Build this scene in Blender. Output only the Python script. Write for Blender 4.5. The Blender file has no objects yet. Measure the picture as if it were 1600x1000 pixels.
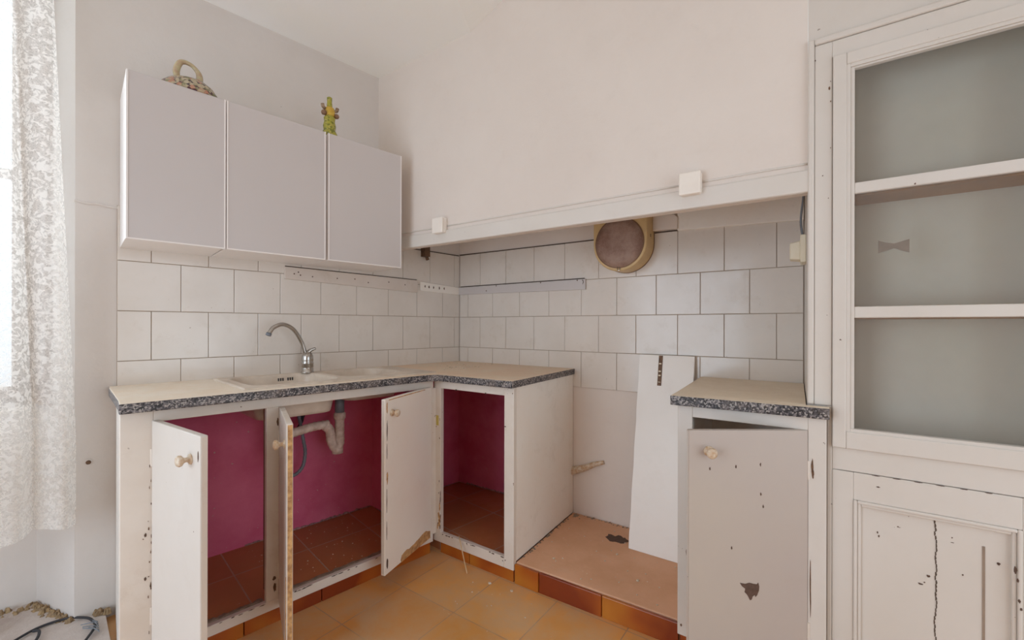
import bpy, bmesh, math, random
from mathutils import Vector, Matrix, noise
random.seed(7)
SC = bpy.context.scene
COL = SC.collection
PI = math.pi

# ------------------------------------------------------------------ camera
YAW, ROLL = 0.8071, 0.0021
F = Vector((math.sin(YAW), math.cos(YAW), 0))
R0 = Vector((math.cos(YAW), -math.sin(YAW), 0)); U0 = Vector((0, 0, 1))
R_ = R0*math.cos(ROLL) + U0*math.sin(ROLL); U_ = -R0*math.sin(ROLL) + U0*math.cos(ROLL)
cam_d = bpy.data.cameras.new('camera'); cam = bpy.data.objects.new('camera', cam_d); COL.objects.link(cam)
m = Matrix.Identity(4)
for i in range(3):
    m[i][0] = R_[i]; m[i][1] = U_[i]; m[i][2] = -F[i]
m[0][3], m[1][3], m[2][3] = -1.9225, -2.3367, 1.1442
cam.matrix_world = m
cam_d.sensor_width = 36; cam_d.lens = 690/1600*36; cam_d.shift_y = 8.82/1600; cam_d.clip_start = 0.02
SC.camera = cam
SC.cycles.max_bounces = 16; SC.cycles.diffuse_bounces = 12

# ------------------------------------------------------------------ light
w = bpy.data.worlds.new('sky'); SC.world = w; w.use_nodes = True
w.node_tree.nodes['Background'].inputs[0].default_value = (0.80, 0.95, 1.10, 1)
w.node_tree.nodes['Background'].inputs[1].default_value = 1.25
SC.view_settings.view_transform = 'Standard'; SC.view_settings.look = 'None'
SC.view_settings.gamma = 1.0; SC.view_settings.exposure = -0.07; SC.view_settings.use_curve_mapping = False
def area(name, loc, aim, sx, sy, power, col):
    l = bpy.data.lights.new(name, 'AREA'); l.shape = 'RECTANGLE'; l.size = sx; l.size_y = sy; l.energy = power; l.color = col
    o = bpy.data.objects.new(name, l); COL.objects.link(o); o.location = loc
    o.rotation_euler = (Vector(aim)-Vector(loc)).to_track_quat('-Z', 'Y').to_euler()
    return o
area('daylight_kitchen_window', (-2.5, 0.62, 1.75), (-2.5, -3, 1.3), 1.0, 1.8, 52, (0.86, 0.94, 1.04))
area('daylight_balcony_door', (-3.62, -1.05, 1.0), (0, -1.1, 0.95), 1.4, 1.9, 25, (0.84, 0.96, 1.10))
area('fill_light_behind', (-1.2, -3.82, 1.08), (-1.2, 0, 0.9), 1.8, 2.0, 13, (0.94, 0.97, 1.0))  # unseen fill light, added behind the camera to brighten the dark corner

# ------------------------------------------------------------------ frames and mesh helpers
AL = 0.1459
D = Vector((math.sin(AL), -math.cos(AL), 0)); N = Vector((-math.cos(AL), -math.sin(AL), 0))
def W(p): return Vector(p)
def S(p): return D*p[0] + N*p[1] + Vector((0, 0, p[2]))     # the stove wall's own frame: along it, out of it, up
ROOT = {}
def tag(o, label=None, cat=None, group=None, kind=None):
    if label: o['label'] = label
    if cat: o['category'] = cat
    if group: o['group'] = group
    if kind: o['kind'] = kind
    return o
def thing(name, label, cat, loc, group=None):
    o = bpy.data.objects.new(name, None); COL.objects.link(o); o.location = loc; o.empty_display_size = 0.05
    ROOT[o] = Vector(loc); return tag(o, label, cat, group)
def link(name, bm, mats, parent=None, smooth=False, label=None, bevel=0.0, seg=2):
    bmesh.ops.recalc_face_normals(bm, faces=bm.faces[:])
    if parent is not None:
        bmesh.ops.translate(bm, verts=bm.verts[:], vec=-ROOT[parent])
    me = bpy.data.meshes.new(name); bm.to_mesh(me); bm.free()
    for q in (mats if isinstance(mats, (list, tuple)) else [mats]): me.materials.append(q)
    if smooth:
        for p in me.polygons: p.use_smooth = True
    o = bpy.data.objects.new(name, me); COL.objects.link(o)
    if parent is not None:
        o.parent = parent; ROOT[o] = ROOT[parent]
    else: ROOT[o] = Vector((0, 0, 0))
    if bevel:
        b = o.modifiers.new('bevel', 'BEVEL'); b.width = bevel; b.segments = seg; b.limit_method = 'ANGLE'; b.angle_limit = 0.6
    if label: o['label'] = label
    return o
def top(name, bm, mats, label, cat, group=None, kind=None, **k):
    return tag(link(name, bm, mats, **k), label, cat, group, kind)
def struct(name, bm, mats, parent=None, **k):
    return tag(link(name, bm, mats, parent, **k), kind='structure')
def box(bm, a, b, fr=W, mat=0):
    vs = [bm.verts.new(fr((x, y, z))) for z in (a[2], b[2]) for y in (a[1], b[1]) for x in (a[0], b[0])]
    for f in ((0, 1, 3, 2), (4, 6, 7, 5), (0, 4, 5, 1), (2, 3, 7, 6), (0, 2, 6, 4), (1, 5, 7, 3)):
        q = bm.faces.new([vs[i] for i in f]); q.material_index = mat
    return bm
def hexa(bm, lo, hi, mat=0):            # two rings of world points
    a = [bm.verts.new(p) for p in lo]; b = [bm.verts.new(p) for p in hi]; n = len(a)
    for f in [a[::-1], b] + [[a[i], a[(i+1) % n], b[(i+1) % n], b[i]] for i in range(n)]:
        bm.faces.new(f).material_index = mat
    return bm
def prism(bm, poly, z0, z1, fr=W, mat=0):   # plan polygon
    return hexa(bm, [fr((x, y, z0)) for x, y in poly], [fr((x, y, z1)) for x, y in poly], mat)
def extr(bm, poly, n0, n1, fr=S, mat=0):     # (s,z) polygon pushed out along n
    return hexa(bm, [fr((s, n0, z)) for s, z in poly], [fr((s, n1, z)) for s, z in poly], mat)
def B(): return bmesh.new()
def smooth_path(pts, k=8):
    pts = [Vector(p) for p in pts]; out = []
    P = [pts[0]*2-pts[1]] + pts + [pts[-1]*2-pts[-2]]
    for i in range(1, len(P)-2):
        for j in range(k):
            t = j/k; a, b, c, d = P[i-1], P[i], P[i+1], P[i+2]
            out.append(0.5*((2*b)+(c-a)*t+(2*a-5*b+4*c-d)*t*t+(3*b-a-3*c+d)*t**3))
    return out + [pts[-1]]
def tube(bm, pts, r, seg=12, k=8, rib=0.0):
    P = smooth_path(pts, k) if k > 1 else [Vector(p) for p in pts]
    n = len(P); up = Vector((0.13, 0.21, 0.97)); rings = []
    prev = None
    for i, p in enumerate(P):
        t = (P[min(i+1, n-1)]-P[max(i-1, 0)]).normalized()
        a = (prev - t*prev.dot(t)) if prev else up.cross(t)
        if a.length < 1e-5: a = Vector((1, 0, 0)).cross(t)
        a.normalize(); prev = a; b = t.cross(a)
        u = i/(n-1); rr = r(u) if callable(r) else r
        if rib: rr *= 1+rib*math.sin(i*2.1)
        rings.append([bm.verts.new(p+(a*math.cos(q*2*PI/seg)+b*math.sin(q*2*PI/seg))*rr) for q in range(seg)])
    for i in range(n-1):
        for q in range(seg):
            bm.faces.new([rings[i][q], rings[i][(q+1) % seg], rings[i+1][(q+1) % seg], rings[i+1][q]])
    bm.faces.new(rings[0][::-1]); bm.faces.new(rings[-1])
    return bm
def lathe(bm, prof, o, axis=Vector((0, 0, 1)), seg=28, sx=1.0):
    axis = axis.normalized(); a = axis.orthogonal().normalized(); b = axis.cross(a); rings = []
    for r, h in prof:
        rings.append([bm.verts.new(Vector(o)+axis*h+(a*math.cos(q*2*PI/seg)*sx+b*math.sin(q*2*PI/seg))*max(r, 1e-4)) for q in range(seg)])
    for i in range(len(rings)-1):
        for q in range(seg):
            bm.faces.new([rings[i][q], rings[i][(q+1) % seg], rings[i+1][(q+1) % seg], rings[i+1][q]])
    bm.faces.new(rings[0][::-1]); bm.faces.new(rings[-1])
    return bm
def blob(cx, cy, rx, ry, seed, n=18, jag=0.45):
    r = random.Random(seed)
    return [(cx+rx*math.cos(i*2*PI/n)*(1-jag*r.random()), cy+ry*math.sin(i*2*PI/n)*(1-jag*r.random())) for i in range(n)]
def flake(bm, poly, fr, th=0.0008):     # thin raised or bared patch on a face; fr maps (u,v,h) to the world
    return hexa(bm, [fr((u, v, -0.0006)) for u, v in poly], [fr((u, v, th)) for u, v in poly])

# ------------------------------------------------------------------ materials
def mat(name):
    m = bpy.data.materials.new(name); m.use_nodes = True
    t = m.node_tree; b = t.nodes['Principled BSDF']; return m, t, b
def nd(t, ty, **k):
    n = t.nodes.new(ty)
    for a, v in k.items():
        if a.startswith('i_'):
            key = a[2:]; n.inputs[int(key) if key.isdigit() else key.replace('_', ' ')].default_value = v
        else: setattr(n, a, v)
    return n
def coords(t):
    g = nd(t, 'ShaderNodeNewGeometry'); return g.outputs['Position']
def noise_n(t, vec, scale, detail=4, rough=0.6, dist=0.0):
    n = nd(t, 'ShaderNodeTexNoise', i_Scale=scale, i_Detail=detail, i_Roughness=rough, i_Distortion=dist); t.links.new(vec, n.inputs['Vector']); return n.outputs['Fac']
def ramp(t, fac, lo, hi, a=0.0, b=1.0):
    n = nd(t, 'ShaderNodeMapRange'); n.inputs[1].default_value = lo; n.inputs[2].default_value = hi
    n.inputs[3].default_value = a; n.inputs[4].default_value = b; t.links.new(fac, n.inputs[0]); return n.outputs[0]
def mixc(t, fac, a, b):
    n = nd(t, 'ShaderNodeMix', data_type='RGBA')
    for i, v in ((0, fac), (6, a), (7, b)):
        if isinstance(v, bpy.types.NodeSocket): t.links.new(v, n.inputs[i])
        else: n.inputs[i].default_value = v if i == 0 else (*v, 1)
    return n.outputs[2]
def mul(t, a, b):
    n = nd(t, 'ShaderNodeMath', operation='MULTIPLY')
    for i, v in ((0, a), (1, b)):
        if isinstance(v, bpy.types.NodeSocket): t.links.new(v, n.inputs[i])
        else: n.inputs[i].default_value = v
    return n.outputs[0]
def bump(t, b, h, strength=0.3, dist=0.003):
    n = nd(t, 'ShaderNodeBump', i_Strength=strength, i_Distance=dist); t.links.new(h, n.inputs['Height']); t.links.new(n.outputs[0], b.inputs['Normal'])
def paint(name, c1, c2, rough=0.5, chips=0.0, chipc=(0.12, 0.07, 0.045), bs=0.25, scale=2.2, bd=0.002, grime=0.0, grimec=(0.40, 0.30, 0.20)):
    up = lambda c: tuple(min(0.88, x*1.28) for x in c) if min(c) > 0.29 else c
    c1, c2 = up(c1), up(c2)
    m, t, b = mat(name); v = coords(t)
    col = mixc(t, ramp(t, noise_n(t, v, scale, 5), 0.35, 0.65), c1, c2)
    if grime:
        g = mul(t, ramp(t, noise_n(t, v, 7, 8, 0.75, 0.4), 0.55, 0.75), grime); col = mixc(t, g, col, grimec)
    h = noise_n(t, v, 38, 6, 0.6)
    if chips:
        c = mul(t, ramp(t, noise_n(t, v, 55, 3, 0.5), 0.79-0.09*chips, 0.80-0.09*chips), ramp(t, noise_n(t, v, 5, 2), 0.52, 0.56))
        col = mixc(t, c, col, chipc)
    t.links.new(col, b.inputs['Base Color']); b.inputs['Roughness'].default_value = rough
    bump(t, b, h, bs, bd); return m
def plain(name, c, rough=0.5, metal=0.0, c2=None, scale=20, bs=0.0):
    m, t, b = mat(name); b.inputs['Roughness'].default_value = rough; b.inputs['Metallic'].default_value = metal
    v = coords(t); f = noise_n(t, v, scale, 5)
    col = mixc(t, ramp(t, f, 0.35, 0.65), c, c2 or tuple(x*0.82 for x in c)); t.links.new(col, b.inputs['Base Color'])
    if bs: bump(t, b, f, bs)
    return m
M = {}
M['wall'] = paint('aged_white_plaster', (0.60, 0.55, 0.505), (0.56, 0.505, 0.46), 0.75, 0.0, bs=0.25, scale=1.1, bd=0.004, grime=0.07)
M['wall_b'] = paint('grey_white_plaster', (0.54, 0.51, 0.485), (0.50, 0.465, 0.435), 0.75, 0.35, (0.30, 0.25, 0.2), bs=0.25, scale=1.3, bd=0.004, grime=0.06)
M['niche'] = paint('niche_plaster', (0.69, 0.67, 0.63), (0.68, 0.63, 0.57), 0.8, 0.2, bs=0.35, scale=2.5, bd=0.004, grime=0.22, grimec=(0.45, 0.36, 0.27))
M['door_shade_lift'] = paint('cream_door_paint_shade_lift', (0.69, 0.66, 0.60), (0.68, 0.61, 0.54), 0.45, 0.4, bs=0.08, scale=2, grime=0.1)  # door paint copy, lightened to make up for the dark corner
M['rail'] = paint('dull_white_paint_on_rail', (0.52, 0.465, 0.42), (0.48, 0.42, 0.37), 0.5, 0.5, bs=0.2, scale=4, grime=0.25)
M['cupback'] = paint('cupboard_back_paint', (0.86, 0.76, 0.64), (0.83, 0.72, 0.60), 0.7, 0, bs=0.1, scale=1.5)
M['ceil'] = paint('ceiling_plaster', (0.80, 0.74, 0.69), (0.77, 0.70, 0.64), 0.8, 0, bs=0.2, scale=0.9, bd=0.004)
M['wood'] = paint('white_gloss_paint_on_wood', (0.54, 0.51, 0.475), (0.51, 0.475, 0.43), 0.42, 0.55, bs=0.12, scale=1.6, grime=0.08)
M['frame'] = paint('white_paint_on_frame', (0.60, 0.56, 0.51), (0.54, 0.485, 0.425), 0.45, 1.0, (0.16, 0.085, 0.045), bs=0.2, scale=3, grime=0.25, grimec=(0.42, 0.31, 0.21))
M['door'] = paint('cream_paint_on_door', (0.39, 0.342, 0.295), (0.37, 0.32, 0.291), 0.40, 0.35, bs=0.08, scale=2, grime=0.08)  # door paint copy, darkened for the door that stands in more light
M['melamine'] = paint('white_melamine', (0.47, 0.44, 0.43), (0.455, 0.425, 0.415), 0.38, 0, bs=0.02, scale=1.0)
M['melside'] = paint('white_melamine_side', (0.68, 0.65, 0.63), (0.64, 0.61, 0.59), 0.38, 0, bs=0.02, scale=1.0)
M['edge'] = plain('aluminium_edge_trim', (0.52, 0.50, 0.48), 0.35, 0.5)
M['board'] = paint('white_board', (0.69, 0.67, 0.64), (0.66, 0.63, 0.59), 0.35, 0.2, bs=0.03, grime=0.08)
M['bare'] = plain('bare_wood', (0.66, 0.40, 0.17), 0.8, 0, (0.36, 0.19, 0.08), 60, 0.5)
M['dark'] = plain('dark_bared_patch', (0.085, 0.048, 0.032), 0.8, 0, (0.12, 0.07, 0.05), 80)
M['rust'] = plain('rusty_metal', (0.20, 0.11, 0.06), 0.6, 0.4, (0.10, 0.06, 0.04), 90, 0.3)
M['crack'] = plain('crack_shadow_dirt', (0.10, 0.07, 0.05), 0.9)
M['grout'] = plain('brown_grout', (0.34, 0.26, 0.19), 0.9, 0, (0.44, 0.36, 0.28), 9)
M['steel'] = plain('dull_chromed_metal', (0.55, 0.53, 0.50), 0.22, 0.95, (0.42, 0.40, 0.37), 40)
M['black'] = plain('black_rubber', (0.03, 0.03, 0.035), 0.6)
M['greypipe'] = plain('grey_plastic_pipe', (0.20, 0.22, 0.25), 0.5)
M['pvc'] = plain('dirty_white_plastic_pipe', (0.78, 0.66, 0.57), 0.6, 0, (0.56, 0.43, 0.35), 35, 0.4)
M['cream'] = plain('cream_plastic', (0.82, 0.76, 0.60), 0.45, 0, (0.76, 0.68, 0.52), 15)
M['switch'] = plain('ivory_switch_plastic', (0.86, 0.81, 0.74), 0.35, 0, (0.82, 0.76, 0.69), 10)
M['knob'] = plain('worn_white_knob', (0.70, 0.62, 0.50), 0.35, 0, (0.50, 0.30, 0.15), 70)
M['brownwood'] = plain('varnished_brown_wood', (0.24, 0.13, 0.07), 0.5, 0, (0.17, 0.09, 0.05), 12)
M['lightwood'] = plain('orange_brown_shelf_wood', (0.58, 0.31, 0.14), 0.6, 0, (0.48, 0.25, 0.11), 12)
M['fanbody'] = plain('yellowed_plastic', (0.66, 0.47, 0.22), 0.4, 0, (0.58, 0.40, 0.19), 14)
M['yellow'] = plain('yellow_label_paper', (0.62, 0.50, 0.14), 0.8)
M['straw'] = plain('dry_straw', (0.70, 0.50, 0.28), 0.8)
M['crumb'] = plain('white_plaster_crumb', (0.72, 0.64, 0.54), 0.9, 0, (0.50, 0.36, 0.22), 150)
M['soil'] = plain('crumbly_brown_debris', (0.36, 0.25, 0.13), 0.95, 0, (0.22, 0.15, 0.09), 60, 0.6)

def maroon():
    m, t, b = mat('maroon_distemper'); v = coords(t)
    col = mixc(t, ramp(t, noise_n(t, v, 4, 6), 0.35, 0.68), (0.64, 0.115, 0.225), (0.76, 0.20, 0.33))
    s = mul(t, ramp(t, noise_n(t, v, 75, 2), 0.70, 0.72), ramp(t, noise_n(t, v, 6, 3), 0.48, 0.6))
    col = mixc(t, s, col, (0.62, 0.42, 0.42)); t.links.new(col, b.inputs['Base Color']); b.inputs['Roughness'].default_value = 0.85
    bump(t, b, noise_n(t, v, 30, 6), 0.4, 0.004); return m
M['maroon'] = maroon()
def wall_tile():
    m, t, b = mat('white_glazed_tile'); v = coords(t)
    col = mixc(t, ramp(t, noise_n(t, v, 3.0, 5), 0.35, 0.65), (0.74, 0.69, 0.635), (0.69, 0.635, 0.575))
    g = mul(t, ramp(t, noise_n(t, v, 9, 8, 0.7), 0.56, 0.8), 0.35); col = mixc(t, g, col, (0.47, 0.37, 0.26))
    d = mul(t, ramp(t, noise_n(t, v, 60, 2), 0.765, 0.775), 0.8); col = mixc(t, d, col, (0.30, 0.22, 0.16))
    t.links.new(col, b.inputs['Base Color']); t.links.new(ramp(t, noise_n(t, v, 12, 4), 0.3, 0.7, 0.10, 0.24), b.inputs['Roughness'])
    bump(t, b, noise_n(t, v, 7, 2), 0.12, 0.004); return m
M['tile'] = wall_tile()
def granite():
    m, t, b = mat('grey_speckled_granite'); v = coords(t)
    vo = nd(t, 'ShaderNodeTexVoronoi', i_Scale=210.0); t.links.new(v, vo.inputs['Vector'])
    sp = nd(t, 'ShaderNodeSeparateColor'); t.links.new(vo.outputs['Color'], sp.inputs[0])
    f = mul(t, sp.outputs[0], 1.0)
    r = nd(t, 'ShaderNodeValToRGB'); r.color_ramp.interpolation = 'CONSTANT'
    e = r.color_ramp.elements; e[0].color = (0.02, 0.018, 0.02, 1); e[1].position = 0.30; e[1].color = (0.065, 0.06, 0.066, 1)
    for p_, c_ in ((0.55, (0.17, 0.155, 0.16, 1)), (0.82, (0.36, 0.33, 0.31, 1))):
        q = e.new(p_); q.color = c_
    t.links.new(f, r.inputs[0])
    col = mixc(t, mul(t, ramp(t, noise_n(t, v, 14, 4), 0.5, 0.7), 0.35), r.outputs[0], (0.35, 0.28, 0.24))
    t.links.new(col, b.inputs['Base Color']); b.inputs['Roughness'].default_value = 0.45
    bump(t, b, noise_n(t, v, 60, 3), 0.5, 0.004); return m
M['granite'] = granite()
def dusty(name, ca, cb, cc):
    m, t, b = mat(name); v = coords(t)
    sx = nd(t, 'ShaderNodeSeparateXYZ'); t.links.new(v, sx.inputs[0])
    left = ramp(t, sx.outputs[0], -1.35, -0.55)
    base = mixc(t, left, ca, cb)
    n = noise_n(t, v, 6, 8, 0.7); col = mixc(t, ramp(t, n, 0.42, 0.66), base, cc)
    col = mixc(t, mul(t, ramp(t, noise_n(t, v, 300, 2), 0.62, 0.68), 0.3), col, (0.14, 0.10, 0.08))
    t.links.new(col, b.inputs['Base Color']); t.links.new(ramp(t, n, 0.3, 0.7, 0.4, 0.75), b.inputs['Roughness'])
    bump(t, b, noise_n(t, v, 25, 5), 0.25, 0.002); return m
M['dusttop'] = dusty('dust_caked_worktop', (0.88, 0.80, 0.68), (0.84, 0.64, 0.46), (0.86, 0.74, 0.59))
M['dusttop2'] = dusty('dust_caked_stone', (0.88, 0.77, 0.61), (0.88, 0.77, 0.61), (0.82, 0.71, 0.56))
M['enamel'] = paint('lime_scaled_steel', (0.60, 0.535, 0.455), (0.47, 0.40, 0.33), 0.36, 0, bs=0.06, scale=7, grime=0.3, grimec=(0.36, 0.27, 0.18))
def grid_tile(name, uo, vo, c1, c2, dust, groutc, rough, u=None, v_=None, gw=0.004, dustf=(0.45, 0.7), size=0.30):
    m, t, b = mat(name); P = coords(t)
    def dot(vec):
        n = nd(t, 'ShaderNodeVectorMath', operation='DOT_PRODUCT'); t.links.new(P, n.inputs[0]); n.inputs[1].default_value = vec; return n.outputs['Value']
    c = nd(t, 'ShaderNodeCombineXYZ')
    for i, (vec, off) in enumerate(((u, uo), (v_, vo))):
        a = nd(t, 'ShaderNodeMath', operation='SUBTRACT'); t.links.new(dot(vec), a.inputs[0]); a.inputs[1].default_value = off-30*size; t.links.new(a.outputs[0], c.inputs[i])
    br = nd(t, 'ShaderNodeTexBrick'); br.offset = 0; br.offset_frequency = 1; br.squash = 1
    t.links.new(c.outputs[0], br.inputs['Vector'])
    br.inputs['Scale'].default_value = 1; br.inputs['Brick Width'].default_value = size; br.inputs['Row Height'].default_value = size
    br.inputs['Mortar Size'].default_value = gw; br.inputs['Mortar Smooth'].default_value = 0.2; br.inputs['Bias'].default_value = 0
    br.inputs['Color1'].default_value = (*c1, 1); br.inputs['Color2'].default_value = (*c2, 1); br.inputs['Mortar'].default_value = (*groutc, 1)
    n = noise_n(t, P, 5, 8, 0.7, 0.3)
    col = mixc(t, ramp(t, noise_n(t, P, 3, 3), 0.35, 0.7, 0, 0.5), br.outputs['Color'], tuple(x*0.72 for x in c1))
    col = mixc(t, ramp(t, n, dustf[0], dustf[1], 0, 0.75), col, dust)
    col = mixc(t, ramp(t, noise_n(t, P, 85, 2), 0.73, 0.75, 0, 0.7), col, (0.55, 0.42, 0.30))
    t.links.new(col, b.inputs['Base Color']); t.links.new(ramp(t, n, 0.35, 0.65, rough, rough+0.3), b.inputs['Roughness'])
    h = nd(t, 'ShaderNodeMath', operation='SUBTRACT'); t.links.new(mul(t, noise_n(t, P, 30, 4), 0.4), h.inputs[0]); t.links.new(br.outputs['Fac'], h.inputs[1])
    bump(t, b, h.outputs[0], 0.35, 0.002); return m
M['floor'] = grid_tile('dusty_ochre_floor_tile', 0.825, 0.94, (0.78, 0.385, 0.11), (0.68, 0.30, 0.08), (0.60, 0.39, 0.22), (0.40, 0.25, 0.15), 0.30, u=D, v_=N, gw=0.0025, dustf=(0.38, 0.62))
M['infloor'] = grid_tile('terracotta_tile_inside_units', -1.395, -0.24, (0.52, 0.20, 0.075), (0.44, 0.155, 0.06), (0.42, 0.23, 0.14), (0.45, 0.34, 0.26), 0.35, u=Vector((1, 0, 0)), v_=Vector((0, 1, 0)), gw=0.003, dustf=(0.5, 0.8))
M['platform'] = paint('dusty_terracotta_cement', (0.74, 0.43, 0.27), (0.64, 0.35, 0.20), 0.7, 0, bs=0.35, scale=4, bd=0.003, grime=0.6, grimec=(0.66, 0.44, 0.30))
M['cement'] = paint('pale_cement_patch', (0.46, 0.41, 0.38), (0.40, 0.33, 0.29), 0.85, 0, bs=0.6, scale=3, bd=0.006, grime=0.5, grimec=(0.42, 0.33, 0.25))
def plinth():
    m, t, b = mat('glazed_orange_plinth_tile'); oi = nd(t, 'ShaderNodeNewGeometry'); v = oi.outputs['Position']
    f = noise_n(t, v, 4.5, 2, 0.4)
    isl = ramp(t, oi.outputs['Random Per Island'], 0, 1, -0.16, 0.16)
    a = nd(t, 'ShaderNodeMath', operation='ADD'); t.links.new(f, a.inputs[0]); t.links.new(isl, a.inputs[1])
    r = nd(t, 'ShaderNodeValToRGB'); e = r.color_ramp.elements
    e[0].position = 0.36; e[0].color = (0.22, 0.035, 0.008, 1); e[1].position = 0.82; e[1].color = (0.56, 0.23, 0.03, 1)
    q = e.new(0.52); q.color = (0.38, 0.09, 0.012, 1)
    t.links.new(a.outputs[0], r.inputs[0]); t.links.new(r.outputs[0], b.inputs['Base Color']); b.inputs['Roughness'].default_value = 0.22
    bump(t, b, noise_n(t, v, 20, 3), 0.15, 0.002); return m
M['plinth'] = plinth()
def lace():
    m, t, b = mat('white_lace'); v = coords(t)
    b.inputs['Base Color'].default_value = (0.90, 0.88, 0.84, 1); b.inputs['Roughness'].default_value = 0.9
    vo = nd(t, 'ShaderNodeTexVoronoi', i_Scale=120.0, feature='DISTANCE_TO_EDGE'); 
    ds = nd(t, 'ShaderNodeVectorMath', operation='ADD'); nn = nd(t, 'ShaderNodeTexNoise', i_Scale=60.0); t.links.new(v, nn.inputs['Vector'])
    sc = nd(t, 'ShaderNodeVectorMath', operation='SCALE'); sc.inputs['Scale'].default_value = 0.02; t.links.new(nn.outputs['Color'], sc.inputs[0])
    t.links.new(v, ds.inputs[0]); t.links.new(sc.outputs[0], ds.inputs[1]); t.links.new(ds.outputs[0], vo.inputs['Vector'])
    thread = ramp(t, vo.outputs['Distance'], 0.10, 0.22, 1, 0)
    pat = ramp(t, noise_n(t, v, 58, 3, 0.6, 1.0), 0.44, 0.56)
    mx = nd(t, 'ShaderNodeMath', operation='MAXIMUM'); t.links.new(mul(t, thread, 0.35), mx.inputs[0]); t.links.new(mul(t, pat, 0.9), mx.inputs[1])
    a = ramp(t, mx.outputs[0], 0, 1, 0.42, 0.86)
    tr = nd(t, 'ShaderNodeBsdfTransparent'); tl = nd(t, 'ShaderNodeBsdfTranslucent'); tl.inputs['Color'].default_value = (0.92, 0.90, 0.86, 1)
    m1 = nd(t, 'ShaderNodeMixShader'); m1.inputs[0].default_value = 0.5; t.links.new(b.outputs[0], m1.inputs[1]); t.links.new(tl.outputs[0], m1.inputs[2])
    m2 = nd(t, 'ShaderNodeMixShader'); t.links.new(a, m2.inputs[0]); t.links.new(tr.outputs[0], m2.inputs[1]); t.links.new(m1.outputs[0], m2.inputs[2])
    t.links.new(m2.outputs[0], t.nodes['Material Output'].inputs['Surface']); return m
M['lace'] = lace()
def glass():
    m, t, b = mat('dusty_window_glass')
    tr = nd(t, 'ShaderNodeBsdfTransparent'); tr.inputs['Color'].default_value = (0.97, 0.97, 0.96, 1)
    gl = nd(t, 'ShaderNodeBsdfGlossy'); gl.inputs['Roughness'].default_value = 0.06
    df = nd(t, 'ShaderNodeBsdfDiffuse'); df.inputs['Color'].default_value = (0.6, 0.58, 0.56, 1)
    fr = nd(t, 'ShaderNodeFresnel', i_IOR=1.5)
    m1 = nd(t, 'ShaderNodeMixShader'); t.links.new(fr.outputs[0], m1.inputs[0]); t.links.new(tr.outputs[0], m1.inputs[1]); t.links.new(gl.outputs[0], m1.inputs[2])
    m2 = nd(t, 'ShaderNodeMixShader'); t.links.new(ramp(t, noise_n(t, coords(t), 3, 4), 0.3, 0.7, 0.04, 0.12), m2.inputs[0]); t.links.new(m1.outputs[0], m2.inputs[1]); t.links.new(df.outputs[0], m2.inputs[2])
    t.links.new(m2.outputs[0], t.nodes['Material Output'].inputs['Surface']); return m
M['glass'] = glass()
def grille():
    m, t, b = mat('dirty_brown_mesh_grille'); v = coords(t)
    col = mixc(t, ramp(t, noise_n(t, v, 9, 6, 0.7), 0.38, 0.65), (0.22, 0.115, 0.08), (0.36, 0.24, 0.185))
    col = mixc(t, ramp(t, noise_n(t, v, 140, 2), 0.66, 0.72, 0, 0.7), col, (0.42, 0.33, 0.27))
    t.links.new(col, b.inputs['Base Color']); b.inputs['Roughness'].default_value = 0.6
    bump(t, b, noise_n(t, v, 180, 2), 0.6, 0.002); return m
M['grille'] = grille()
def ceramic(name, cols, scale, rough=0.2):
    m, t, b = mat(name); v = coords(t)
    vo = nd(t, 'ShaderNodeTexVoronoi', i_Scale=scale); t.links.new(v, vo.inputs['Vector'])
    sp = nd(t, 'ShaderNodeSeparateColor'); t.links.new(vo.outputs['Color'], sp.inputs[0])
    r = nd(t, 'ShaderNodeValToRGB'); r.color_ramp.interpolation = 'CONSTANT'; e = r.color_ramp.elements
    e[0].color = (*cols[0], 1); e[1].position = 1/len(cols); e[1].color = (*cols[1], 1)
    for i, c in enumerate(cols[2:]): e.new((i+2)/len(cols)).color = (*c, 1)
    t.links.new(sp.outputs[0], r.inputs[0])
    c = mixc(t, ramp(t, noise_n(t, v, 60, 3), 0.48, 0.60), r.outputs[0], cols[0])
    t.links.new(c, b.inputs['Base Color']); b.inputs['Roughness'].default_value = rough; bump(t, b, vo.outputs['Distance'], 0.5, 0.004); return m
M['floral'] = ceramic('hand_painted_floral_glaze', [(0.46, 0.38, 0.25), (0.05, 0.03, 0.035), (0.46, 0.22, 0.14), (0.20, 0.19, 0.09), (0.10, 0.045, 0.05)], 75)
M['creamglaze'] = plain('cream_green_glaze', (0.52, 0.46, 0.27), 0.25, 0, (0.45, 0.30, 0.19), 45)
M['figgreen'] = ceramic('green_glaze', [(0.36, 0.34, 0.04), (0.17, 0.18, 0.02), (0.44, 0.38, 0.08)], 110)
M['figyellow'] = plain('yellow_glaze', (0.62, 0.42, 0.05), 0.25, 0, (0.50, 0.30, 0.04), 60)
M['figpink'] = plain('pale_pink_brown_glaze', (0.52, 0.36, 0.22), 0.3, 0, (0.10, 0.06, 0.03), 60)

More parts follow.
